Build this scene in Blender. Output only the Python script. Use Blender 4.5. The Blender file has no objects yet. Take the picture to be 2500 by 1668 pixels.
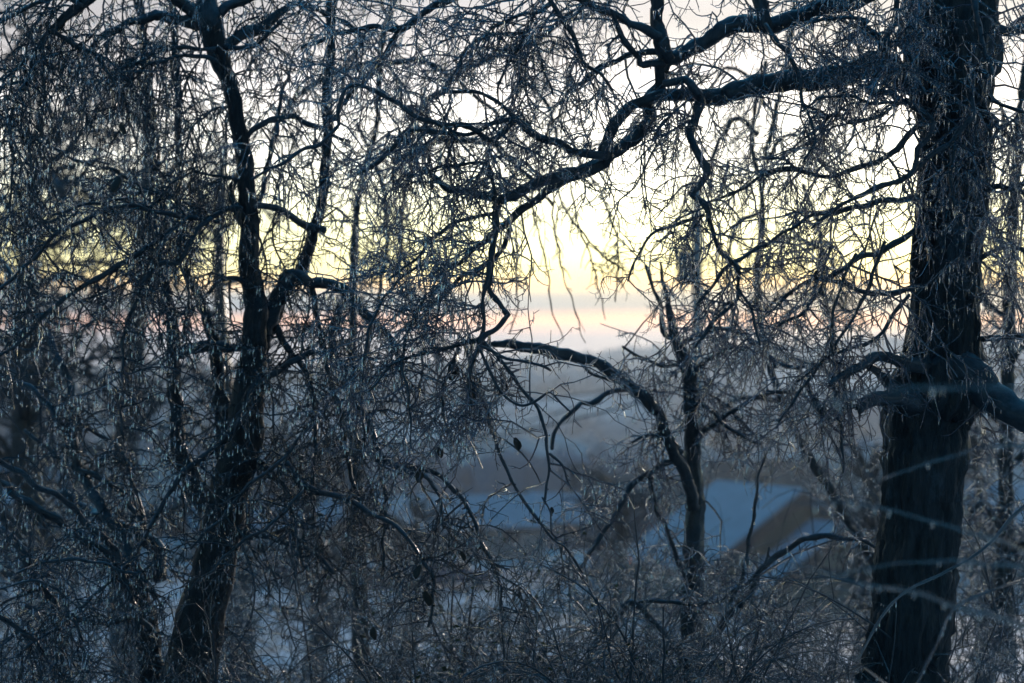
import bpy, math, random
import numpy as np
from mathutils import Vector

random.seed(11)
RNG = np.random.default_rng(11)
SC = bpy.context.scene
COL = SC.collection

# ------------------------------------------------------------------ camera
CAMZ = 1.6
K = 0.48 / 2500.0
cam = bpy.data.cameras.new("camera")
cam_o = bpy.data.objects.new("camera", cam)
COL.objects.link(cam_o)
cam.lens = 75.0
cam.sensor_width = 36.0
cam.clip_start = 0.1
cam.clip_end = 9000.0
cam_o.location = (0, 0, CAMZ)
cam_o.rotation_euler = (math.radians(90), 0, 0)
cam.dof.use_dof = True
cam.dof.focus_distance = 9.7
cam.dof.aperture_fstop = 1.9
cam.dof.aperture_blades = 0
SC.camera = cam_o

# ------------------------------------------------------------------ light
SUN_AZ = math.radians(11.6)      # to the right of the view axis
SUN_EL = math.radians(3.6)
sun = bpy.data.lights.new("sun", 'SUN')
sun.energy = .85
sun.color = (1.0, 0.87, 0.76)
sun.angle = math.radians(1.5)
sun_o = bpy.data.objects.new("sun", sun)
COL.objects.link(sun_o)
sd = Vector((math.sin(SUN_AZ) * math.cos(SUN_EL), math.cos(SUN_AZ) * math.cos(SUN_EL), math.sin(SUN_EL)))
sun_o.rotation_euler = (-sd).to_track_quat('-Z', 'Y').to_euler()
sun_o.location = (20, 60, 30)

W = bpy.data.worlds.new("World")
SC.world = W
W.use_nodes = True
nt = W.node_tree
nt.nodes.clear()
def N(t, kind, **kw):
    n = t.nodes.new(kind)
    for k, v in kw.items():
        setattr(n, k, v)
    return n
def M(t, op, a, b=None, c=None, clamp=False):
    n = t.nodes.new('ShaderNodeMath'); n.operation = op; n.use_clamp = clamp
    for i, s in enumerate((a, b, c)):
        if s is None: continue
        if isinstance(s, (int, float)): n.inputs[i].default_value = s
        else: t.links.new(s, n.inputs[i])
    return n.outputs[0]
def ramp(t, fac, stops, interp='LINEAR'):
    r = t.nodes.new('ShaderNodeValToRGB'); r.color_ramp.interpolation = interp
    el = r.color_ramp.elements
    while len(el) < len(stops): el.new(0.5)
    for e, (p, c) in zip(el, stops):
        e.position = p; e.color = (c[0], c[1], c[2], 1)
    t.links.new(fac, r.inputs[0])
    return r.outputs[0]
tc = N(nt, 'ShaderNodeTexCoord')
sep = N(nt, 'ShaderNodeSeparateXYZ')
nt.links.new(tc.outputs['Generated'], sep.inputs[0])
elev = M(nt, 'MULTIPLY', M(nt, 'ARCSINE', sep.outputs[2]), 57.2958)
wn = N(nt, 'ShaderNodeTexNoise'); wn.inputs['Scale'].default_value = 3.0; wn.inputs['Detail'].default_value = 3
mp = N(nt, 'ShaderNodeMapping'); mp.inputs['Scale'].default_value = (1.3, 1.3, 14)
nt.links.new(tc.outputs['Generated'], mp.inputs[0]); nt.links.new(mp.outputs[0], wn.inputs['Vector'])
elev = M(nt, 'ADD', elev, M(nt, 'MULTIPLY', M(nt, 'SUBTRACT', wn.outputs[0], 0.5), 0.35))
fac = M(nt, 'DIVIDE', M(nt, 'ADD', elev, 2.0), 92.0, clamp=True)
def E(d): return (d + 2.0) / 92.0
band = ramp(nt, fac, [
    (E(-2), (.26, .32, .46)), (E(0.20), (.32, .36, .50)), (E(0.42), (.45, .40, .48)), (E(0.54), (1.6, .74, .46)),
    (E(0.78), (1.55, .74, .47)), (E(0.87), (.18, .30, .46)), (E(1.15), (.18, .31, .48)), (E(1.32), (.42, .44, .50)), (E(1.5), (1.4, .88, .50)),
    (E(2.0), (1.38, 1.27, .62)), (E(3.2), (1.65, 1.62, 1.02)), (E(4.8), (1.85, 1.8, 1.62)), (E(6.8), (1.2, 1.12, 1.12)),
    (E(8.0), (.62, .57, .59)), (E(10), (.48, .46, .50)), (E(15), (.32, .38, .48)), (E(28), (.10, .36, .55)), (E(50), (.018, .34, .61)), (E(90), (.012, .29, .58))])
az = M(nt, 'ADD', M(nt, 'MULTIPLY', sep.outputs[0], math.sin(SUN_AZ)), M(nt, 'MULTIPLY', sep.outputs[1], math.cos(SUN_AZ)))
azr = N(nt, 'ShaderNodeMapRange'); azr.interpolation_type = 'SMOOTHSTEP'
azr.inputs['From Min'].default_value = -0.2; azr.inputs['From Max'].default_value = 1.0
azr.inputs['To Min'].default_value = 0.34; azr.inputs['To Max'].default_value = 1.0
nt.links.new(az, azr.inputs['Value'])
mulc = N(nt, 'ShaderNodeVectorMath', operation='SCALE')
tint = N(nt, 'ShaderNodeMix'); tint.data_type = 'RGBA'; tint.inputs[6].default_value = (.42, .86, 1.15, 1); tint.inputs[7].default_value = (1, 1, 1, 1)
azt = N(nt, 'ShaderNodeMapRange'); azt.interpolation_type = 'SMOOTHSTEP'; azt.inputs['From Min'].default_value = .1; azt.inputs['From Max'].default_value = .92
nt.links.new(az, azt.inputs['Value']); nt.links.new(azt.outputs[0], tint.inputs[0])
tm = N(nt, 'ShaderNodeVectorMath', operation='MULTIPLY'); nt.links.new(band, tm.inputs[0]); nt.links.new(tint.outputs[2], tm.inputs[1])
nt.links.new(tm.outputs[0], mulc.inputs[0]); azn = N(nt, 'ShaderNodeMapRange'); azn.interpolation_type = 'SMOOTHSTEP'
azn.inputs['From Min'].default_value = .88; azn.inputs['From Max'].default_value = .99
azn.inputs['To Min'].default_value = .72; azn.inputs['To Max'].default_value = 1.0
nt.links.new(az, azn.inputs['Value'])
wn2 = N(nt, 'ShaderNodeTexNoise'); wn2.inputs['Scale'].default_value = 4.0; wn2.inputs['Detail'].default_value = 5
mp2 = N(nt, 'ShaderNodeMapping'); mp2.inputs['Scale'].default_value = (2, 2, 16); mp2.inputs['Rotation'].default_value = (0, .05, 0)
nt.links.new(tc.outputs['Generated'], mp2.inputs[0]); nt.links.new(mp2.outputs[0], wn2.inputs['Vector'])
strk = M(nt, 'ADD', .80, M(nt, 'MULTIPLY', wn2.outputs[0], .40))
nt.links.new(M(nt, 'MULTIPLY', strk, M(nt, 'MULTIPLY', azr.outputs[0], azn.outputs[0])), mulc.inputs['Scale'])
sky = N(nt, 'ShaderNodeTexSky', sky_type='NISHITA')
sky.sun_disc = False; sky.sun_elevation = SUN_EL; sky.sun_rotation = SUN_AZ
skm = N(nt, 'ShaderNodeVectorMath', operation='MULTIPLY'); skm.inputs[1].default_value = (.010, .015, .022)
nt.links.new(sky.outputs[0], skm.inputs[0])
addv = N(nt, 'ShaderNodeVectorMath', operation='ADD')
nt.links.new(mulc.outputs[0], addv.inputs[0]); nt.links.new(skm.outputs[0], addv.inputs[1])
bg = N(nt, 'ShaderNodeBackground'); bg.inputs['Strength'].default_value = 1.0
nt.links.new(addv.outputs[0], bg.inputs[0])
wo = N(nt, 'ShaderNodeOutputWorld'); nt.links.new(bg.outputs[0], wo.inputs[0])

SC.view_settings.view_transform = 'Standard'
SC.view_settings.look = 'None'
SC.view_settings.exposure = 0.42
SC.view_settings.gamma = 1.0
SC.view_settings.use_curve_mapping = False
SC.render.engine = 'CYCLES'
cy = SC.cycles
cy.max_bounces = 9; cy.diffuse_bounces = 2; cy.glossy_bounces = 3; cy.transmission_bounces = 8
cy.transparent_max_bounces = 6; cy.volume_bounces = 0
cy.caustics_reflective = False; cy.caustics_refractive = False
cy.sample_clamp_indirect = 2.0; cy.sample_clamp_direct = 6.0
cy.use_denoising = True
cy.denoiser = 'OPENIMAGEDENOISE'
cy.use_adaptive_sampling = True; cy.adaptive_threshold = 0.012

# ------------------------------------------------------------------ materials
def mat(name):
    m = bpy.data.materials.new(name); m.use_nodes = True
    t = m.node_tree; t.nodes.clear()
    out = t.nodes.new('ShaderNodeOutputMaterial')
    b = t.nodes.new('ShaderNodeBsdfPrincipled')
    t.links.new(b.outputs[0], out.inputs[0])
    return m, t, b, out
def noise(t, scale, detail=4, vec=None, rough=.55):
    n = t.nodes.new('ShaderNodeTexNoise'); n.inputs['Scale'].default_value = scale
    n.inputs['Detail'].default_value = detail; n.inputs['Roughness'].default_value = rough
    if vec is not None: t.links.new(vec, n.inputs['Vector'])
    return n.outputs[0]
def objvec(t, sc=(1, 1, 1)):
    c = t.nodes.new('ShaderNodeTexCoord'); mm = t.nodes.new('ShaderNodeMapping')
    mm.inputs['Scale'].default_value = sc
    t.links.new(c.outputs['Object'], mm.inputs[0]); return mm.outputs[0]
def bump(t, b, h, strength, dist):
    n = t.nodes.new('ShaderNodeBump'); n.inputs['Strength'].default_value = strength
    n.inputs['Distance'].default_value = dist
    t.links.new(h, n.inputs['Height']); t.links.new(n.outputs[0], b.inputs['Normal'])

def bark(name, c0, c1, coat, sc=(14, 14, 3), bd=.012):
    m, t, b, out = mat(name)
    v = objvec(t, sc)
    h = noise(t, 2.2, 6, v, .65)
    t.links.new(ramp(t, h, [(.3, c0), (.7, c1)]), b.inputs['Base Color'])
    b.inputs['Roughness'].default_value = .62
    b.inputs['Coat Weight'].default_value = coat
    b.inputs['Coat Roughness'].default_value = .16
    b.inputs['Coat IOR'].default_value = 1.31
    bump(t, b, h, .9, bd)
    return m
M_TRUNK = bark("bark_trunk", (.010, .012, .014), (.050, .055, .062), .30, (22, 22, 3.2), .03)
_t = M_TRUNK.node_tree; _b = _t.nodes['Principled BSDF']
_l = noise(_t, 2.0, 8, objvec(_t, (1.6, 1.6, 1.0)), .75)
_mx = _t.nodes.new('ShaderNodeMix'); _mx.data_type = 'RGBA'; _mx.inputs[7].default_value = (.13, .18, .22, 1)
_t.links.new(_b.inputs['Base Color'].links[0].from_socket, _mx.inputs[6]); _t.links.new(ramp(_t, _l, [(.56, (0, 0, 0)), (.70, (.8, .8, .8))]), _mx.inputs[0])
_t.links.new(_mx.outputs[2], _b.inputs['Base Color'])
M_LIMB = bark("bark_limb_iced", (.03, .037, .045), (.075, .086, .10), .9, (20, 20, 20), .004)
M_BACK = bark("bark_behind", (.03, .03, .03), (.07, .07, .072), .5, (18, 18, 18), .004)

def rime_toplight(m, amount):      # blue light on limb tops, painted into the colour as a thin frost
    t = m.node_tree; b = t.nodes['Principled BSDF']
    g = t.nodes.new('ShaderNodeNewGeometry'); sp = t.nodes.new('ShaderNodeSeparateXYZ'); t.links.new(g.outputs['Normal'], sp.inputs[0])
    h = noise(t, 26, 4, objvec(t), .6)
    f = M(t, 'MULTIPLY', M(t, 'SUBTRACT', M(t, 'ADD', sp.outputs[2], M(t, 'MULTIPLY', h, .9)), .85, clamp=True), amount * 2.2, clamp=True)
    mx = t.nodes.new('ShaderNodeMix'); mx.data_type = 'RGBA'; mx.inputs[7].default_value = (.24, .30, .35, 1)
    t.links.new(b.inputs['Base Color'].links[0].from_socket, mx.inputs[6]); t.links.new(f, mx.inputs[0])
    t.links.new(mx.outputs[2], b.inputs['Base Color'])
rime_toplight(M_LIMB, .42); rime_toplight(M_TRUNK, .35); rime_toplight(M_BACK, .4)

def iced(name, c0, c1, edge, glassmix=0.0):
    m, t, b, out = mat(name)
    v = objvec(t)
    h = noise(t, 6, 2, v)
    t.links.new(ramp(t, h, [(.35, c0), (.65, c1)]), b.inputs['Base Color'])
    b.inputs['Roughness'].default_value = .5
    b.inputs['Coat Weight'].default_value = 1
    b.inputs['Coat Roughness'].default_value = .05
    b.inputs['Coat IOR'].default_value = 1.31
    g = t.nodes.new('ShaderNodeBsdfGlass'); g.inputs['IOR'].default_value = 1.31; g.inputs['Roughness'].default_value = .08
    g.inputs['Color'].default_value = (.95, .97, 1, 1)
    lw = t.nodes.new('ShaderNodeLayerWeight'); lw.inputs['Blend'].default_value = .5
    r = t.nodes.new('ShaderNodeMapRange'); r.inputs['From Min'].default_value = edge; r.inputs['From Max'].default_value = min(edge + .25, .98)
    r.inputs['To Min'].default_value = glassmix
    t.links.new(lw.outputs['Facing'], r.inputs['Value'])
    mx = t.nodes.new('ShaderNodeMixShader')
    t.links.new(r.outputs[0], mx.inputs[0]); t.links.new(b.outputs[0], mx.inputs[1]); t.links.new(g.outputs[0], mx.inputs[2])
    t.links.new(mx.outputs[0], out.inputs[0])
    return m
M_TWIG = iced("twig_in_ice", (.06, .06, .075), (.18, .13, .16), .10, .12)
M_TWIGD = iced("twig_in_ice_dark", (.035, .045, .058), (.08, .09, .105), .18, .06)
M_SHRUB = iced("shrub_in_ice", (.05, .065, .07), (.14, .155, .155), .16, .10)

def glass(name, rough=.03):
    m, t, b, out = mat(name)
    g = t.nodes.new('ShaderNodeBsdfGlass'); g.inputs['IOR'].default_value = 1.31; g.inputs['Roughness'].default_value = rough
    g.inputs['Color'].default_value = (.96, .98, 1, 1)
    t.links.new(g.outputs[0], out.inputs[0])
    return m
M_ICE = glass("icicle_ice", .06)

def plain(name, c, rough=.7, c2=None, sc=3.0, metal=0, bmp=0):
    m, t, b, out = mat(name)
    if c2 is None: c2 = tuple(x * .8 for x in c)
    h = noise(t, sc, 5, objvec(t))
    t.links.new(ramp(t, h, [(.3, c), (.7, c2)]), b.inputs['Base Color'])
    b.inputs['Roughness'].default_value = rough; b.inputs['Metallic'].default_value = metal
    if bmp: bump(t, b, h, .5, bmp)
    return m
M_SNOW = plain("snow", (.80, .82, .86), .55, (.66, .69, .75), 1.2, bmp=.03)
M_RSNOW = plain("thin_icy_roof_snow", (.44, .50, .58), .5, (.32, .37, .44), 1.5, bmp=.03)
M_ROOFD = plain("dark_roof_boards", (.035, .035, .04), .7, (.06, .055, .055), 4)
M_WALL1 = plain("olive_grey_render", (.16, .19, .16), .85, (.12, .145, .125), 2)
M_WALL2 = plain("slate_blue_boards", (.10, .17, .24), .8, (.07, .12, .18), 2)
M_WALL3 = plain("brown_boards", (.10, .085, .075), .8, (.07, .06, .055), 2)
M_WALL4 = plain("pale_render", (.34, .34, .34), .85, (.26, .27, .28), 2)
M_PANE = plain("window_pane", (.02, .025, .03), .08, (.03, .035, .04), 1)
M_FRAME = plain("window_frame_paint", (.5, .5, .5), .5, (.4, .42, .43), 5)
M_POLE = plain("weathered_pole_wood", (.36, .40, .40), .8, (.28, .31, .31), 8)
M_METAL = plain("grey_metal", (.13, .14, .15), .45, (.10, .11, .12), 6, metal=.5)
M_LEAF = plain("dead_leaf_brown", (.030, .022, .016), .6, (.05, .036, .024), 20)
M_GLEAF = plain("olive_green_leaf", (.045, .07, .02), .45, (.08, .10, .03), 20)
M_CARB = plain("blue_car_paint", (.02, .05, .14), .3, (.02, .045, .12), 1)
M_CARR = plain("dark_red_car_paint", (.07, .02, .025), .3, (.06, .018, .02), 1)
M_TYRE = plain("tyre_rubber", (.02, .02, .02), .8)

# ------------------------------------------------------------------ helpers
def tag(o, label=None, cat=None, group=None, kind=None):
    if label: o['label'] = label
    if cat: o['category'] = cat
    if group: o['group'] = group
    if kind: o['kind'] = kind
    return o
def empty(name, loc, label, cat, group=None, rz=0):
    o = bpy.data.objects.new(name, None); COL.objects.link(o)
    o.location = loc; o.rotation_euler = (0, 0, rz); o.empty_display_size = .2
    return tag(o, label, cat, group)
def npmesh(name, V, F, m, parent=None, origin=None, smooth=True):
    """V (n,3) world coordinates, F list of arrays of equal-size faces"""
    if origin is not None: V = V - np.asarray(origin, dtype=float)
    me = bpy.data.meshes.new(name)
    me.vertices.add(len(V)); me.vertices.foreach_set('co', np.ascontiguousarray(V, dtype=np.float32).ravel())
    if not isinstance(F, list): F = [F]
    F = [f for f in F if len(f)]
    loops = np.concatenate([f.ravel() for f in F]).astype(np.int32)
    tot = np.concatenate([np.full(len(f), f.shape[1], np.int32) for f in F])
    start = np.concatenate([[0], np.cumsum(tot)[:-1]]).astype(np.int32)
    me.loops.add(len(loops)); me.loops.foreach_set('vertex_index', loops)
    me.polygons.add(len(tot)); me.polygons.foreach_set('loop_start', start)
    me.polygons.foreach_set('use_smooth', np.full(len(tot), smooth, bool))
    me.update(calc_edges=True); me.validate(verbose=False)
    me.materials.append(m)
    o = bpy.data.objects.new(name, me); COL.objects.link(o)
    if parent is not None: o.parent = parent
    return o
def nrm(a):
    return a / np.maximum(np.linalg.norm(a, axis=-1, keepdims=True), 1e-9)

def tubes(P, R, sides):
    """P (n,k,3), R (n,k) -> verts, quads (open ended, tips near zero)"""
    n, k, _ = P.shape
    T = np.empty_like(P); T[:, 1:-1] = P[:, 2:] - P[:, :-2]; T[:, 0] = P[:, 1] - P[:, 0]; T[:, -1] = P[:, -1] - P[:, -2]
    T = nrm(T)
    ref = np.where(np.abs(T[:, 0, 1:2]) < .8, np.array([[0., 1, 0]]), np.array([[1., 0, 0]]))
    u = nrm(np.cross(T[:, 0], ref))
    a = np.arange(sides) * 2 * math.pi / sides
    V = np.empty((n, k, sides, 3))
    for j in range(k):
        u = nrm(u - T[:, j] * np.sum(u * T[:, j], axis=1, keepdims=True))
        w = np.cross(T[:, j], u)
        V[:, j] = P[:, j, None] + R[:, j, None, None] * (u[:, None] * np.cos(a)[None, :, None] + w[:, None] * np.sin(a)[None, :, None])
    idx = np.arange(n * k * sides).reshape(n, k, sides)
    A = idx[:, :-1]; B = idx[:, 1:]
    q = np.stack([A, np.roll(A, -1, 2), np.roll(B, -1, 2), B], axis=-1).reshape(-1, 4)
    return V.reshape(-1, 3), q

def join(parts):
    Vs, Fs, off = [], {}, 0
    for V, F in parts:
        for f in (F if isinstance(F, list) else [F]):
            Fs.setdefault(f.shape[1], []).append(f + off)
        Vs.append(V); off += len(V)
    return np.concatenate(Vs), [np.concatenate(x) for x in Fs.values()]

def unproj(x, y, d):
    return ((x - 1250) * K * d, d, CAMZ - (y - 834) * K * d)
def proj(P):
    return 1250 + P[..., 0] / (K * P[..., 1]), 834 + (CAMZ - P[..., 2]) / (K * P[..., 1])

def catmull(pts, n):
    pts = np.asarray(pts, float)
    p = np.vstack([2 * pts[0] - pts[1], pts, 2 * pts[-1] - pts[-2]])
    seg = np.linalg.norm(np.diff(pts[:, :3], axis=0), axis=1); cum = np.concatenate([[0], np.cumsum(seg)])
    s = np.linspace(0, cum[-1], n)
    i = np.clip(np.searchsorted(cum, s, side='right') - 1, 0, len(pts) - 2)
    t = ((s - cum[i]) / np.maximum(seg[i], 1e-9))[:, None]
    a, b, c, d = p[i], p[i + 1], p[i + 2], p[i + 3]
    return .5 * (2 * b + (c - a) * t + (2 * a - 5 * b + 4 * c - d) * t * t + (3 * b - a - 3 * c + d) * t ** 3)

KP = 28      # samples kept per limb as parent for twigs
def limb_curve(spec, d0, d1, wob=.006):
    """spec [(x,y,half width px)...] -> dense polyline (m,4) in metres"""
    n = len(spec)
    seg = np.concatenate([[0], np.cumsum([math.hypot(spec[i + 1][0] - spec[i][0], spec[i + 1][1] - spec[i][1]) for i in range(n - 1)])])
    pts = []
    for (x, y, w), s in zip(spec, seg / seg[-1]):
        d = d0 + (d1 - d0) * s
        X, Y, Z = unproj(x, y, d)
        pts.append((X, Y + (RNG.normal(0, .02) if 0 < s < 1 else 0), Z, w * K * d))
    L = seg[-1] * K * (d0 + d1) / 2
    m = int(max(12, min(160, L / .022)))
    c = catmull(pts, m)
    ph = RNG.uniform(0, 6.28, 6); s = np.linspace(0, L, m)
    for a in range(3):
        c[:, a] += wob * (np.sin(s * 17 + ph[a]) + .6 * np.sin(s * 41 + ph[a + 3])) * np.minimum(1, s / .1)
    thick = np.clip(.012 / np.maximum(c[:, 3], .001), .12, 1)
    c[:, 3] = np.maximum(c[:, 3], .0012) * (1 + thick * (.08 * np.sin(s * 60 + ph[0]) + .06 * np.sin(s * 23 + ph[1]) + RNG.normal(0, .035, m)))
    return c
def limb_mesh(c, sides, closed_tip=True, rough=.0):
    P = c[None, :, :3].copy(); R = c[None, :, 3].copy()
    # close both ends with tiny rings
    P = np.concatenate([P[:, :1] - (P[:, 1:2] - P[:, :1]) * .25, P, P[:, -1:] + (P[:, -1:] - P[:, -2:-1]) * .25], axis=1)
    R = np.concatenate([R[:, :1] * .02, R, R[:, -1:] * .02], axis=1)
    V, q = tubes(P, R, sides)
    if rough:
        m = P.shape[1]
        VV = V.reshape(m, sides, 3)
        ang = np.arange(sides) / sides * 6.283
        s = np.arange(m) * .12
        ph = RNG.uniform(0, 6.28, 8)
        rid = (np.abs(np.sin(ang[None] * 10 + 1.6 * np.sin(s[:, None] * 1.1 + ph[4]) + 1.3 * np.sin(s[:, None] * 2.7 + ang[None] * 2 + ph[5]) + .8 * np.sin(s[:, None] * 6.1 + ang[None] * 5 + ph[6]))) * 2 - 1.2 + .5 * np.sin(ang[None] * 9 + 1.5 * np.sin(s[:, None] * .7 + ph[0]) + ph[1]) + .7 * np.sin(ang[None] * 17 + 2 * np.sin(s[:, None] * .4 + ph[2]))
               + .8 * np.sin(ang[None] * 4 + s[:, None] * .9 + ph[3]) + RNG.normal(0, .6, (m, sides)))
        cen = P[0][:, None]; rad = VV - cen
        ln = np.maximum(np.linalg.norm(rad, axis=2, keepdims=True), 1e-6)
        VV = cen + rad * (1 + np.minimum(rough / ln, .25) * rid[..., None])
        V = VV.reshape(-1, 3)
    return V, q

def resample(c, k):
    i = np.linspace(0, len(c) - 1, k); j = np.floor(i).astype(int); j = np.minimum(j, len(c) - 2); t = (i - j)[:, None]
    return c[j] * (1 - t) + c[j + 1] * t

def grow(Ps, Rs, count, length, r0, segs, along=.3, grav=(0., 0.), wig=.2, up0=0., tmin=.08, tmax=1., keep=None, taper=.45, flat=1.0, tipbias=0):
    """children of the strands Ps (n,k,3): returns (m,segs+1,3), radii"""
    n, k, _ = Ps.shape
    L = np.linalg.norm(np.diff(Ps, axis=1), axis=2).sum(1)
    if count <= 0: return np.zeros((0, segs + 1, 3)), np.zeros((0, segs + 1))
    pi = RNG.choice(n, count, p=L / L.sum())
    t = RNG.uniform(tmin, tmax, count)
    f = t * (k - 1); j = np.minimum(f.astype(int), k - 2); fr = (f - j)[:, None]
    a, b = Ps[pi, j], Ps[pi, j + 1]
    pos = a * (1 - fr) + b * fr
    T = nrm(b - a)
    rp = RNG.normal(size=(count, 3)); rp[:, 1] *= flat
    rp = nrm(rp - T * np.sum(rp * T, 1, keepdims=True))
    D = nrm(T * along + rp + np.array([0, 0, 1.]) * up0)
    ln = RNG.uniform(length[0], length[1], count) * (1 - .35 * t)
    st = (ln / segs)[:, None]
    P = np.empty((count, segs + 1, 3)); P[:, 0] = pos
    g = np.linspace(grav[0], grav[1], segs)
    for s in range(segs):
        D = nrm(D + np.array([0, 0, -1.]) * g[s] + RNG.normal(size=(count, 3)) * wig)
        P[:, s + 1] = P[:, s] + D * st
    if keep is not None:
        mid = P[:, segs // 2 + 1]
        x, y = proj(mid)
        m = RNG.uniform(size=count) < keep(x, y)
        P, pi, j, t = P[m], pi[m], j[m], t[m]
    pr = Rs[pi, j]
    R0 = np.minimum(pr * .85, r0 * RNG.uniform(.75, 1.3, len(P)))
    R = R0[:, None] * np.linspace(1, taper, segs + 1)[None]
    return P, R

def icicle_mesh(pos, ln, r):
    """hanging cones, (n,3),(n),(n)"""
    n = len(pos)
    if n == 0: return np.zeros((0, 3)), np.zeros((0, 4), int)
    f = np.array([0, .2, 1.0]); rr = np.array([.6, 1.0, .08])
    P = np.repeat(pos[:, None], 3, 1).copy()
    P[:, :, 2] -= f[None] * ln[:, None]
    P[:, 1:, 0] += RNG.normal(0, .0006, (n, 2)); P[:, 1:, 1] += RNG.normal(0, .0006, (n, 2))
    return tubes(P, r[:, None] * rr[None], 3 if n > 1 else 6)
def hang(Ps, Rs, count, l0, l1, r, steep=.75, keep=None):
    n, k, _ = Ps.shape
    if n == 0: return np.zeros((0, 3)), np.zeros(0), np.zeros(0)
    pi = RNG.integers(0, n, count); t = RNG.uniform(.15, 1, count) * (k - 1)
    j = np.minimum(t.astype(int), k - 2); fr = (t - j)[:, None]
    a, b = Ps[pi, j], Ps[pi, j + 1]; T = nrm(b - a)
    pos = a * (1 - fr) + b * fr; pos[:, 2] -= Rs[pi, j] * .7
    m = np.abs(T[:, 2]) < steep
    if keep is not None:
        x, y = proj(pos); m &= RNG.uniform(size=count) < keep(x, y)
    pos = pos[m]; c = len(pos)
    ln = l0 + (l1 - l0) * RNG.beta(1.3, 3.2, c)
    return pos, ln, r * (.7 + .6 * ln / l1)

# ------------------------------------------------------------------ ground and hills
PROF = np.array([(-60, -1.2), (0, -1.6), (5, -1.8), (10, -2.4), (20, -3.9), (30, -5.3), (45, -7.2), (70, -9.6), (100, -12), (115, -13), (150, -15.2), (200, -17.6),
                 (300, -20.5), (450, -20.5), (600, -17), (900, -11), (1300, -5.0), (1700, -9), (3000, -30), (6500, -60)], float)
def gz(x, y):
    x = np.asarray(x, float); y = np.asarray(y, float)
    z = np.interp(y, PROF[:, 0], PROF[:, 1]) + CAMZ
    near = .10 * np.sin(x * .9 + 1) * np.sin(y * .7) + .05 * np.sin(x * 2.3) * np.sin(y * 1.9 + 2)
    far = np.clip((y - 350) / 900, 0, 1)
    z = z + near * (y > 3) + far * (6 * np.sin(x * .006 + .6) + 3.0 * np.sin(x * .017 + y * .004) + .026 * np.clip(x, -150, 420) - 11)
    mid = np.clip((y - 200) / 250, 0, 1) * np.clip((1100 - y) / 300, 0, 1)
    z = z + mid * (2.2 * np.sin(x * .02 + y * .013) + 1.5 * np.sin(x * .043 - y * .02))
    z = z - 2.0 * np.exp(-((x - 14) / 11) ** 2 - ((y - 102) / 12) ** 2)
    return z
ys = np.concatenate([np.linspace(-60, 0, 12), np.linspace(1, 60, 110), np.geomspace(61, 6500, 190)])
xs_n = np.concatenate([-np.geomspace(2, 1, 1), [0]])
u = np.linspace(-1, 1, 161); u = np.sign(u) * np.abs(u) ** 1.5
Y = np.repeat(ys[:, None], len(u), 1)
X = u[None] * (30 + .9 * np.abs(ys))[:, None]
Z = gz(X, Y)
gi = np.arange(Y.size).reshape(Y.shape)
gq = np.stack([gi[:-1, :-1], gi[:-1, 1:], gi[1:, 1:], gi[1:, :-1]], -1).reshape(-1, 4)
m, t, b, out = mat("snowy_ground")
v = objvec(t)
n1 = noise(t, .55, 6, v, .6)
snow = ramp(t, noise(t, 2.0, 3, v), [(.3, (.62, .66, .72)), (.7, (.78, .80, .84))])
dirt = ramp(t, noise(t, 14, 5, v), [(.3, (.045, .04, .03)), (.7, (.13, .12, .10))])
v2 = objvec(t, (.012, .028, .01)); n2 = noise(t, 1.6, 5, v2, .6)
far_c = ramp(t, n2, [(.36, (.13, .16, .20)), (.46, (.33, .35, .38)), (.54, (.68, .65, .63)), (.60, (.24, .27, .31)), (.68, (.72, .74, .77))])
gsep = t.nodes.new('ShaderNodeSeparateXYZ'); gtc = t.nodes.new('ShaderNodeTexCoord'); t.links.new(gtc.outputs['Object'], gsep.inputs[0])
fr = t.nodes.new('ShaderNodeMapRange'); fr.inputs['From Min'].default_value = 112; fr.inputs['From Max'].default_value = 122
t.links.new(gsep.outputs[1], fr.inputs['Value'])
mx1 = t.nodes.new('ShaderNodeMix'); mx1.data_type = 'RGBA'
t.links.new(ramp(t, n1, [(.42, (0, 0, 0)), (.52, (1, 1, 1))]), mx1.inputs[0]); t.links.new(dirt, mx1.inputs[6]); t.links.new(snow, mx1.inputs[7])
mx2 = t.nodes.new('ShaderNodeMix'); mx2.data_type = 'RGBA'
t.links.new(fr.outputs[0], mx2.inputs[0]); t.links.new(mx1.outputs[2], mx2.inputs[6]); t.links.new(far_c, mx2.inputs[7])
t.links.new(mx2.outputs[2], b.inputs['Base Color']); b.inputs['Roughness'].default_value = .75
bump(t, b, n1, .4, .05)
g = npmesh("ground", np.stack([X, Y, Z], -1).reshape(-1, 3), gq, m)
tag(g, "snow-patched slope falling away to the valley and the far hillside", kind='structure')

# far woods on the hillside: frosted bare crowns, joined
ICO_V = []
ph = (1 + 5 ** .5) / 2
for a, b_ in ((1, ph), (-1, ph), (1, -ph), (-1, -ph)):
    ICO_V += [(0, a, b_), (a, b_, 0), (b_, 0, a)]
ICO_V = np.array(ICO_V, float); ICO_V /= np.linalg.norm(ICO_V[0])
ICO_F = []
for i in range(12):
    for j in range(i + 1, 12):
        for k_ in range(j + 1, 12):
            A, B, C = ICO_V[i], ICO_V[j], ICO_V[k_]
            if max(np.linalg.norm(A - B), np.linalg.norm(B - C), np.linalg.norm(A - C)) < 1.1:
                ICO_F.append((i, j, k_) if np.dot(np.cross(B - A, C - A), A) > 0 else (i, k_, j))
ICO_F = np.array(ICO_F)
nw = 5200
wy = 185 + 1165 * RNG.uniform(0, 1, nw * 3) ** 1.25; wx = RNG.uniform(-.34, .34, nw * 3) * wy
clump = np.sin(wx * .021 + wy * .011) + np.sin(wx * .047 - wy * .019 + 2) + .8 * np.sin(wy * .031 + 1)
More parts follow.
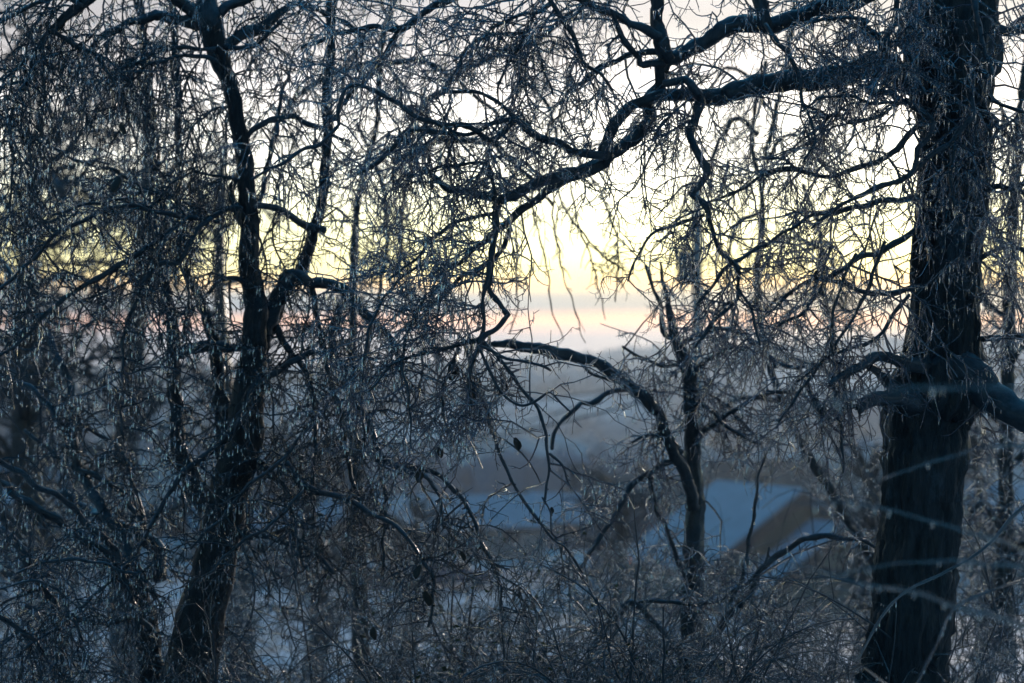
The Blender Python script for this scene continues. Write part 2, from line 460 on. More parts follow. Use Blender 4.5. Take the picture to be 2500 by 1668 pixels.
selm = np.where(clump + RNG.normal(0, .5, nw * 3) > .35)[0][:nw]
wx, wy = wx[selm], wy[selm]; nw = len(wx)
hgt = RNG.uniform(3.5, 8, nw); wid = hgt * RNG.uniform(.35, .6, nw)
V = ICO_V[None] * RNG.uniform(.65, 1.25, (nw, 12, 1)) * np.stack([wid, wid, hgt * .55], -1)[:, None]
V = V + np.stack([wx, wy, gz(wx, wy) + hgt * .5], -1)[:, None]
F = (ICO_F[None] + (np.arange(nw) * 12)[:, None, None]).reshape(-1, 3)
m, t, b, out = mat("frosted_far_wood")
h = noise(t, 1.0, 3, objvec(t, (.03, .03, .05)))
t.links.new(ramp(t, h, [(.38, (.15, .19, .24)), (.5, (.34, .37, .41)), (.6, (.60, .59, .58))]), b.inputs['Base Color']); b.inputs['Roughness'].default_value = .9
o = npmesh("far_woods", V.reshape(-1, 3), F, m, smooth=False)
tag(o, "frosted bare woods covering the far hillside", "woods", kind='stuff')

# ------------------------------------------------------------------ simple box / prism meshes for buildings
def box_arr(x0, x1, y0, y1, z0, z1):
    V = np.array([(x, y, z) for z in (z0, z1) for y in (y0, y1) for x in (x0, x1)], float)
    F = np.array([(0, 2, 3, 1), (4, 5, 7, 6), (0, 1, 5, 4), (2, 6, 7, 3), (0, 4, 6, 2), (1, 3, 7, 5)])
    return V, F
def box(name, m, parent, *a):
    V, F = box_arr(*a)
    return npmesh(name, V, F, m, parent, smooth=False)
def house(loc, rz, L, Wd, hw, pitch, wall_m, label, windows=(), chimney=True, over=.45, snow=.22, group='houses down in the valley'):
    """ridge along local x, gable ends at +-L/2; local origin on the ground"""
    r = empty("house", loc, label, "house", group, rz)
    rise = Wd / 2 * math.tan(pitch)
    hx, hy = L / 2, Wd / 2
    V = np.array([(-hx, -hy, -1.5), (hx, -hy, -1.5), (hx, hy, -1.5), (-hx, hy, -1.5), (-hx, -hy, hw), (hx, -hy, hw), (hx, hy, hw), (-hx, hy, hw), (-hx, 0, hw + rise), (hx, 0, hw + rise)], float)
    w = npmesh("wall", V, [np.array([(0, 1, 5, 4), (2, 3, 7, 6)]), np.array([(1, 2, 6, 9, 5), (3, 0, 4, 8, 7)])], wall_m, r, smooth=False)
    tanp = math.tan(pitch)
    roof = None
    for s in (-1, 1):
        ox = hx + over; oy = hy + over
        z0 = hw - over * tanp + .02; z1 = hw + rise + .02
        def slab(a, b_, up0, up1, inset, name, mm, par):
            V = np.array([(-ox + inset, s * (oy - inset), z0 + up0), (ox - inset, s * (oy - inset), z0 + up0), (ox - inset, 0, z1 + up0), (-ox + inset, 0, z1 + up0),
                          (-ox + inset, s * (oy - inset), z0 + up1), (ox - inset, s * (oy - inset), z0 + up1), (ox - inset, 0, z1 + up1), (-ox + inset, 0, z1 + up1)], float)
            F = np.array([(0, 3, 2, 1), (4, 5, 6, 7), (0, 1, 5, 4), (2, 3, 7, 6), (1, 2, 6, 5), (3, 0, 4, 7)])
            if s > 0: F = F[:, ::-1]
            return npmesh(name, V, F, mm, par, smooth=False)
        rf = slab(0, 0, 0, .20, 0, "roof", M_ROOFD, r)
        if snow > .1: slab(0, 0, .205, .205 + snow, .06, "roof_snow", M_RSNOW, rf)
        if roof is None: roof = rf
        # barge boards at both gable ends
        for e in (-1, 1):
            x = e * (ox + .003); x2 = e * (ox + .06)
            V = np.array([(x, s * oy, z0 - .42), (x2, s * oy, z0 - .42), (x2, s * .02, z1 - .42), (x, s * .02, z1 - .42),
                          (x, s * oy, z0 + .26), (x2, s * oy, z0 + .26), (x2, s * .02, z1 + .26), (x, s * .02, z1 + .26)], float)
            F = np.array([(0, 3, 2, 1), (4, 5, 6, 7), (0, 1, 5, 4), (2, 3, 7, 6), (1, 2, 6, 5), (3, 0, 4, 7)])
            npmesh("barge_board", V, F, M_ROOFD, r, smooth=False)
    if chimney:
        c = box("chimney", M_WALL3, roof, -hx * .35, -hx * .35 + .7, .35, .95, hw + rise * .5, hw + rise + .9)
    for (face, cx, cz, ww, wh) in windows:
        if face == 'g':     # gable end +x
            f = box("window", M_FRAME, r, hx - .05, hx + .05, cx - ww / 2, cx + ww / 2, cz - wh / 2, cz + wh / 2)
            for q in (-1, 1):
                box("pane", M_PANE, f, hx + .04, hx + .06, cx + q * ww / 4 - ww * .21, cx + q * ww / 4 + ww * .21, cz - wh * .43, cz + wh * .43)
        else:               # long side -y
            f = box("window", M_FRAME, r, cx - ww / 2, cx + ww / 2, -hy - .05, -hy + .05, cz - wh / 2, cz + wh / 2)
            for q in (-1, 1):
                box("pane", M_PANE, f, cx + q * ww / 4 - ww * .21, cx + q * ww / 4 + ww * .21, -hy - .06, -hy - .04, cz - wh * .43, cz + wh * .43)
    return r
def place(x, d): # x in picture columns
    X_ = (x - 1250) * K * d
    return X_, d, float(gz(X_, d))
# main house: gable apex at (1962,1192) 70 m away
TH = math.radians(60)
ax, ay, azz = unproj(1962, 1192, 100)
L1 = 6.2
rdir = (-math.cos(TH), math.sin(TH))
cx, cy_ = ax + rdir[0] * (L1 / 2 + .45), ay + rdir[1] * (L1 / 2 + .45)
base = float(gz(cx, cy_))
pit = math.radians(31); Wd = 10.6
hw = azz - .45 - base - Wd / 2 * math.tan(pit)
house((cx, cy_, base), math.atan2(-rdir[1], -rdir[0]), L1, Wd, hw, pit, M_WALL1,
      "snow-roofed house with olive-grey gable wall beside the thick right trunk", [('g', -2.0, hw * .5, 1.3, 1.3), ('g', 1.8, hw * .5, 1.3, 1.3), ('s', -2, hw * .55, 1.2, 1.2), ('s', 2, hw * .55, 1.2, 1.2)])
# lower annex in front of the gable with parallel roof
x3, y3, z3 = unproj(2052, 1275, 98.0)
L3 = 1.8
c3 = (x3 + rdir[0] * L3 / 2, y3 + rdir[1] * L3 / 2)
b3 = float(gz(*c3)); W3 = 10.6
hw3 = z3 - .45 - b3 - W3 / 2 * math.tan(pit)
house((c3[0], c3[1], b3), math.atan2(-rdir[1], -rdir[0]), L3, W3, hw3, pit, M_WALL1,
      "low olive-grey annex with snowy roof strip in front of the big gable", [('g', -1.5, hw3 * .55, 1.6, 1.1)], chimney=False)
def hs(x, ytop, d, rz, L, Wd, pitch, wm, label, **kw):
    X_, Y_, b_ = place(x, d); zt = unproj(x, ytop, d)[2]
    hw = max(2.2, zt - .5 - b_ - Wd / 2 * math.tan(pitch))
    return house((X_, Y_, b_), rz, L, Wd, hw, pitch, wm, label, **kw)
w2 = [('s', -2.2, 1.7, 1.2, 1.2), ('s', 1.6, 1.7, 1.2, 1.2), ('g', 0, 1.8, 1.2, 1.2)]
hs(1850, 1112, 150, .25, 9, 7, .55, M_WALL3, "dark brown gabled house peeping over the snowy roof ridge", windows=w2, snow=.05)
hs(1590, 1150, 130, -.35, 6, 6, .40, M_WALL2, "blue boarded house behind the arching limb and mid trunk", windows=w2, snow=.05)
hs(1160, 1215, 150, .3, 8, 7, .45, M_WALL4, "pale house with blue-lit snow roof in the centre gap", windows=w2)
hs(1400, 1232, 165, -.5, 7, 6, .5, M_WALL2, "small blue house right of the centre gap below the hillside", windows=w2)
hs(980, 1268, 140, 1.2, 8, 7, .5, M_WALL3, "brown house half hidden behind hanging twigs left of centre", windows=w2)
hs(640, 1240, 150, .2, 10, 7, .5, M_WALL4, "long pale house seen faintly behind the left trunk", windows=w2)
hs(60, 1140, 150, -.3, 9, 7, .5, M_WALL2, "blue house glimpsed at the left edge through branches", windows=w2)
hs(2450, 1180, 140, .5, 9, 7, .5, M_WALL3, "brown house hidden at the right edge behind brush", windows=w2)

# utility pole with transformer, blurred
pr = place(1702, 42)
X_, Y_, Zb = pr
ptop = unproj(1700, 455, 42)[2]
pole = empty("utility_pole", (X_, Y_, Zb), "grey utility pole with a can transformer rising behind the twigs", "utility pole")
def cyl(name, m, parent, p0, p1, r0, r1, sides=16):
    P = np.array([[p0, p0, p1, p1]], float); R = np.array([[1e-4, r0, r1, 1e-4]])
    P[0, 0] = p0; V, q = tubes(P + np.array([[[0, 0, -1e-4], [0, 0, 0], [0, 0, 0], [0, 0, 1e-4]]]) * 1.0, R, sides)
    return npmesh(name, V, q, m, parent)
H = ptop - Zb
cyl("pole_shaft", M_POLE, pole, (0, 0, -1), (0, 0, H), .14, .10)
zt = unproj(1700, 612, 42)[2] - Zb; zb = unproj(1700, 690, 42)[2] - Zb
can = cyl("transformer", M_METAL, pole, (-.22, -.12, zb), (-.22, -.12, zt), .19, .19)
cyl("bushing", M_METAL, can, (-.22, -.12, zt + .002), (-.22, -.12, zt + .16), .05, .03, 8)
cyl("bushing", M_METAL, can, (-.30, -.16, zt + .002), (-.30, -.16, zt + .14), .04, .025, 8)
cyl("insulator", M_METAL, pole, (0, 0, H), (0, 0, H + .18), .05, .04, 8)
def cable(p, q, sag, r, label):
    n = 40; s = np.linspace(0, 1, n)[:, None]
    P = np.array(p)[None] * (1 - s) + np.array(q)[None] * s; P[:, 2] -= (4 * sag * s * (1 - s))[:, 0]
    V, F = tubes(P[None], np.full((1, n), r), 6)
    o = npmesh("overhead_cable", V, F, M_METAL)
    tag(o, label, "cable", "overhead cables across the valley")
cable((X_ - .95, Y_, Zb + H * .62), unproj(760, 985, 62), 1.0, .016, "upper overhead cable running left from the utility pole")
cable((X_ - .1, Y_ - .2, Zb + H * .60), unproj(500, 1000, 75), 1.2, .03, "thick overhead cable sagging left from the utility pole")
cable(unproj(900, 985, 70), unproj(1640, 925, 55), .3, .02, "lone pale cable crossing below the arching limb")

# parked cars under snow
def car(x, d, rz, body_m, label):
    X_, Y_, b_ = place(x, d)
    r = empty("parked_car", (X_, Y_, b_), label, "car", "cars parked in the valley", rz)
    prof = [(-2.2, .35), (-2.25, .75), (-2.1, .95), (-1.5, 1.02), (-1.0, 1.42), (.4, 1.46), (1.1, 1.0), (2.0, .88), (2.2, .7), (2.2, .35)]
    n = len(prof); V = np.array([(px, s * (.82 if pz < 1.2 else .68), pz) for s in (-1, 1) for px, pz in prof])
    F = np.array([(i, (i + 1) % n, n + (i + 1) % n, n + i) for i in range(n)])
    npmesh("body", V, [F, np.arange(n)[None, ::-1], np.arange(n, 2 * n)[None]], body_m, r, smooth=False)
    for s in (-1, 1):
        V = np.array([(-1.35, s * .80, 1.04), (1.0, s * .80, 1.04), (.38, s * .735, 1.38), (-.95, s * .735, 1.38)])
        V = np.vstack([V, V - [0, s * .03, 0]])
        npmesh("side_window", V, [np.array([(0, 1, 2, 3), (7, 6, 5, 4), (0, 4, 5, 1), (1, 5, 6, 2), (2, 6, 7, 3), (3, 7, 4, 0)])], M_PANE, r, smooth=False)
        for wx_ in (-1.4, 1.4):
            w = cyl("wheel", M_TYRE, r, (wx_, s * .70, .33), (wx_, s * .88, .33), .33, .33, 16)
            cyl("rim", M_METAL, w, (wx_, s * .881, .33), (wx_, s * .895, .33), .2, .2, 12)
    V, F = box_arr(-1.0, .42, -.66, .66, 1.462, 1.58); npmesh("roof_snow", V, F, M_SNOW, r, smooth=False)
    V = np.array([(1.15, -.7, 1.0), (2.05, -.7, .9), (2.05, .7, .9), (1.15, .7, 1.0), (1.15, -.66, 1.09), (2.02, -.66, .98), (2.02, .66, .98), (1.15, .66, 1.09)])
    npmesh("bonnet_snow", V, np.array([(0, 3, 2, 1), (4, 5, 6, 7), (0, 1, 5, 4), (1, 2, 6, 5), (2, 3, 7, 6), (3, 0, 4, 7)]), M_SNOW, r, smooth=False)
    for s in (-1, 1):
        box("headlight", M_FRAME, r, 2.15, 2.23, s * .6 - .14, s * .6 + .14, .66, .78)
car(1100, 112, .1, M_CARB, "blue snow-topped parked car in the centre gap below the houses")
car(930, 104, .25, M_CARR, "dark red parked car left of the blue one under snow")
car(640, 112, -.1, M_CARB, "snow-topped parked car right of the left trunk")

# street lamp with lit warm head (small orange light)
lx, ly, lz = unproj(1534, 1367, 88)
lb = float(gz(lx, ly))
lamp = empty("garden_lamp", (lx, ly, lb), "small lit orange lamp on a short post below the blue house", "lamp")
cyl("post", M_METAL, lamp, (0, 0, -.3), (0, 0, lz - lb - .1), .04, .04, 8)
m, t, b, out = mat("lit_lamp_glass")
b.inputs['Base Color'].default_value = (.9, .4, .15, 1); b.inputs['Emission Color'].default_value = (1, .36, .10, 1); b.inputs['Emission Strength'].default_value = 3
V = ICO_V * .06 + np.array([0, 0, lz - lb]); npmesh("lamp_globe", V, ICO_F, m, lamp)
cyl("cap", M_METAL, lamp, (0, 0, lz - lb + .08), (0, 0, lz - lb + .13), .10, .03, 8)

# ------------------------------------------------------------------ tree builder
def ell(zones):
    def f(x, y):
        k = np.ones_like(x)
        for (cx, cy, rx, ry, kp) in zones:
            q = ((x - cx) / rx) ** 2 + ((y - cy) / ry) ** 2
            k = k * np.where(q < 1, kp, np.where(q < 1.5, kp + (1 - kp) * (q - 1) / .5, 1))
        # nothing is spent far outside the view, a little margin is kept
        k = k * np.where((x < -180) | (x > 2680) | (y < -180) | (y > 1800), 0, 1)
        return k
    return f
GAPS = ell([(1130, 250, 60, 30, .12), (1545, 200, 55, 45, .12), (1560, 30, 40, 50, .25), (660, 400, 38, 120, .45), (1340, 560, 120, 130, .42),
            (1380, 760, 170, 70, .22), (1900, 285, 65, 35, .3), (1440, 300, 40, 40, .5), (2210, 340, 45, 70, .2), (2465, 225, 45, 60, .15), (1400, 820, 200, 60, .3), (1400, 1010, 150, 110, .3),
            (1270, 1180, 110, 70, .45), (1820, 1240, 150, 80, .12), (1990, 1390, 120, 80, .35), (2230, 1100, 110, 500, .5), (1180, 760, 90, 60, .6)])

STY = {
 # n1/m, len1, r1, grav1, n2/m, len2, grav2, n3/m, len3, grav3
 'curl': dict(n1=12, l1=(.22, .85), r1=.0064, g1=(.06, .20), w1=.27, n2=20, l2=(.09, .30), g2=(.50, -.52), w2=.20, n3=16, l3=(.025, .085), g3=(.3, -.6), w3=.14, ic=7),
 'hang': dict(n1=13, l1=(.30, .95), r1=.0058, g1=(.18, .45), w1=.22, n2=17, l2=(.05, .18), g2=(.25, .1), w2=.28, n3=16, l3=(.015, .05), g3=(.1, -.3), w3=.35, ic=9),
 'spur': dict(n1=22, l1=(.05, .28), r1=.0060, g1=(.15, .2), w1=.2, n2=16, l2=(.02, .06), g2=(0, 0), w2=.35, n3=6, l3=(.01, .03), g3=(0, 0), w3=.3, ic=6),
 'arch': dict(n1=10, l1=(.25, .8), r1=.0066, g1=(.02, .26), w1=.24, n2=16, l2=(.08, .28), g2=(.14, -.05), w2=.32, n3=14, l3=(.02, .07), g3=(0, -.1), w3=.3, ic=8),
}
def twig_field(Ps, Rs, st, mult, keep, parent, origin, m_t, m_i, sides=3, icm=1.0, name="twigs"):
    s = STY[st]
    L = np.linalg.norm(np.diff(Ps, axis=1), axis=2).sum()
    P1, R1 = grow(Ps, Rs, int(L * s['n1'] * mult), s['l1'], s['r1'], 8, .35, s['g1'], s['w1'], keep=keep, tmin=.05)
    if len(P1) == 0: return
    L1_ = np.linalg.norm(np.diff(P1, axis=1), axis=2).sum()
    P2, R2 = grow(P1, R1, int(L1_ * s['n2']), s['l2'], .0044, 5, .5, s['g2'], s['w2'], keep=keep)
    L2_ = np.linalg.norm(np.diff(P2, axis=1), axis=2).sum()
    P3, R3 = grow(P2, R2, int(L2_ * s['n3']), s['l3'], .0036, 1, .5, s['g3'], s['w3'], taper=.6)
    P0, R0 = grow(Ps, Rs, int(L * 26), (.012, .05), .0055, 2, .5, (0, 0), .35, keep=keep, taper=.6)
    parts = [tubes(P0, R0, 4), tubes(P1, R1, 3), tubes(P2, R2, sides), tubes(P3, R3, 3)]
    V, F = join(parts)
    o = npmesh(name, V, F, m_t, parent, origin); o['kind'] = 'stuff'
    I = [hang(P2, R2, int(len(P2) * s['ic'] * .30 * icm), .008, .06, .0032), hang(P1, R1, int(len(P1) * s['ic'] * .55 * icm), .01, .08, .0036),
         hang(P3, R3, int(len(P3) * .3 * icm), .005, .03, .0028, .95)]
    pos = np.concatenate([i[0] for i in I]); ln = np.concatenate([i[1] for i in I]); r = np.concatenate([i[2] for i in I])
    V, F = icicle_mesh(pos, ln, r)
    o = npmesh("icicle_fringe", V, F, m_i, parent, origin); o['kind'] = 'stuff'
    return P1, R1

ICV, ICF = icicle_mesh(np.zeros((1, 3)), np.array([1.0]), np.array([.055]))
ICE_ME = None
def big_icicles(c, count, root):
    """individual hanging icicles along a limb, sharing one mesh"""
    global ICE_ME
    if ICE_ME is None:
        o = npmesh("icicle", ICV, ICF, M_ICE); ICE_ME = o.data; bpy.data.objects.remove(o)
    for _ in range(count):
        i = random.randint(1, len(c) - 2)
        p = c[i]
        if p[3] < .004: continue
        x, y = proj(p[None, :3])
        if not (0 < x[0] < 2500 and 0 < y[0] < 1668): continue
        o = bpy.data.objects.new("icicle", ICE_ME); COL.objects.link(o); o.parent = root
        L = random.uniform(.025, .085)
        j = random.uniform(-.5, .5)
        o.location = Vector((p[0], p[1] + j * p[3], p[2] - p[3] * (1 - .3 * abs(j)) + .004)) - root.location
        w = random.uniform(.6, .95) * (.06 + .02 * random.random())
        o.scale = (w, w, L); o.rotation_euler = (0, 0, random.uniform(0, 6.28))

def tree(name_, base_xy_d, label, limbs, trunk=None, m_trunk=M_TRUNK, m_limb=M_LIMB, m_t=M_TWIG, group=None, gaps=GAPS, mult=1.0, icm=1.0, trunk_style=None, cat="tree", big=0, th=(.012, .5)):
    x, d = base_xy_d
    bx = (x - 1250) * K * d
    root = empty(name_, (bx, d, float(gz(bx, d))), label, cat, group)
    org = np.array(root.location)
    strands = {}
    if trunk:
        for tr in trunk:
            spec, d0, d1 = tr[0], tr[1], tr[2]
            c = limb_curve(spec, d0, d1, .004)
            V, q = limb_mesh(c, 84 if spec[len(spec) // 2][2] > 60 else (44 if spec[len(spec) // 2][2] > 40 else 24), rough=.009 if spec[len(spec) // 2][2] > 40 else .003)
            npmesh("trunk", V, q, m_trunk, root, org)
            if len(tr) > 3: strands.setdefault((tr[3], tr[4]), []).append(resample(c, KP))
    for l in limbs:
        spec, d0, d1 = l[0], l[1], l[2]
        st = l[3] if len(l) > 3 else 'curl'; mu = l[4] if len(l) > 4 else 1.0
        c = limb_curve(spec, d0, d1, .0065)
        wmax = max(s[2] for s in spec)
        V, q = limb_mesh(c, 16 if wmax > 12 else (10 if wmax > 6 else 7), rough=.0036 if wmax > 12 else (.0016 if wmax > 5 else 0))
        npmesh("branch", V, q, m_limb, root, org)
        if big: big_icicles(c, int(big * len(c) / 40), root)
        if st: strands.setdefault((st, mu), []).append(resample(c, KP))
    for key, cs in strands.items():
        st, mu = key if isinstance(key, tuple) else (key, 1)
        A = np.array([(c[0] if isinstance(c, tuple) else c) for c in cs])
        twig_field(A[:, :, :3], A[:, :, 3], st, mu * mult, gaps, root, org, m_t, M_ICE, icm=icm)
    return root

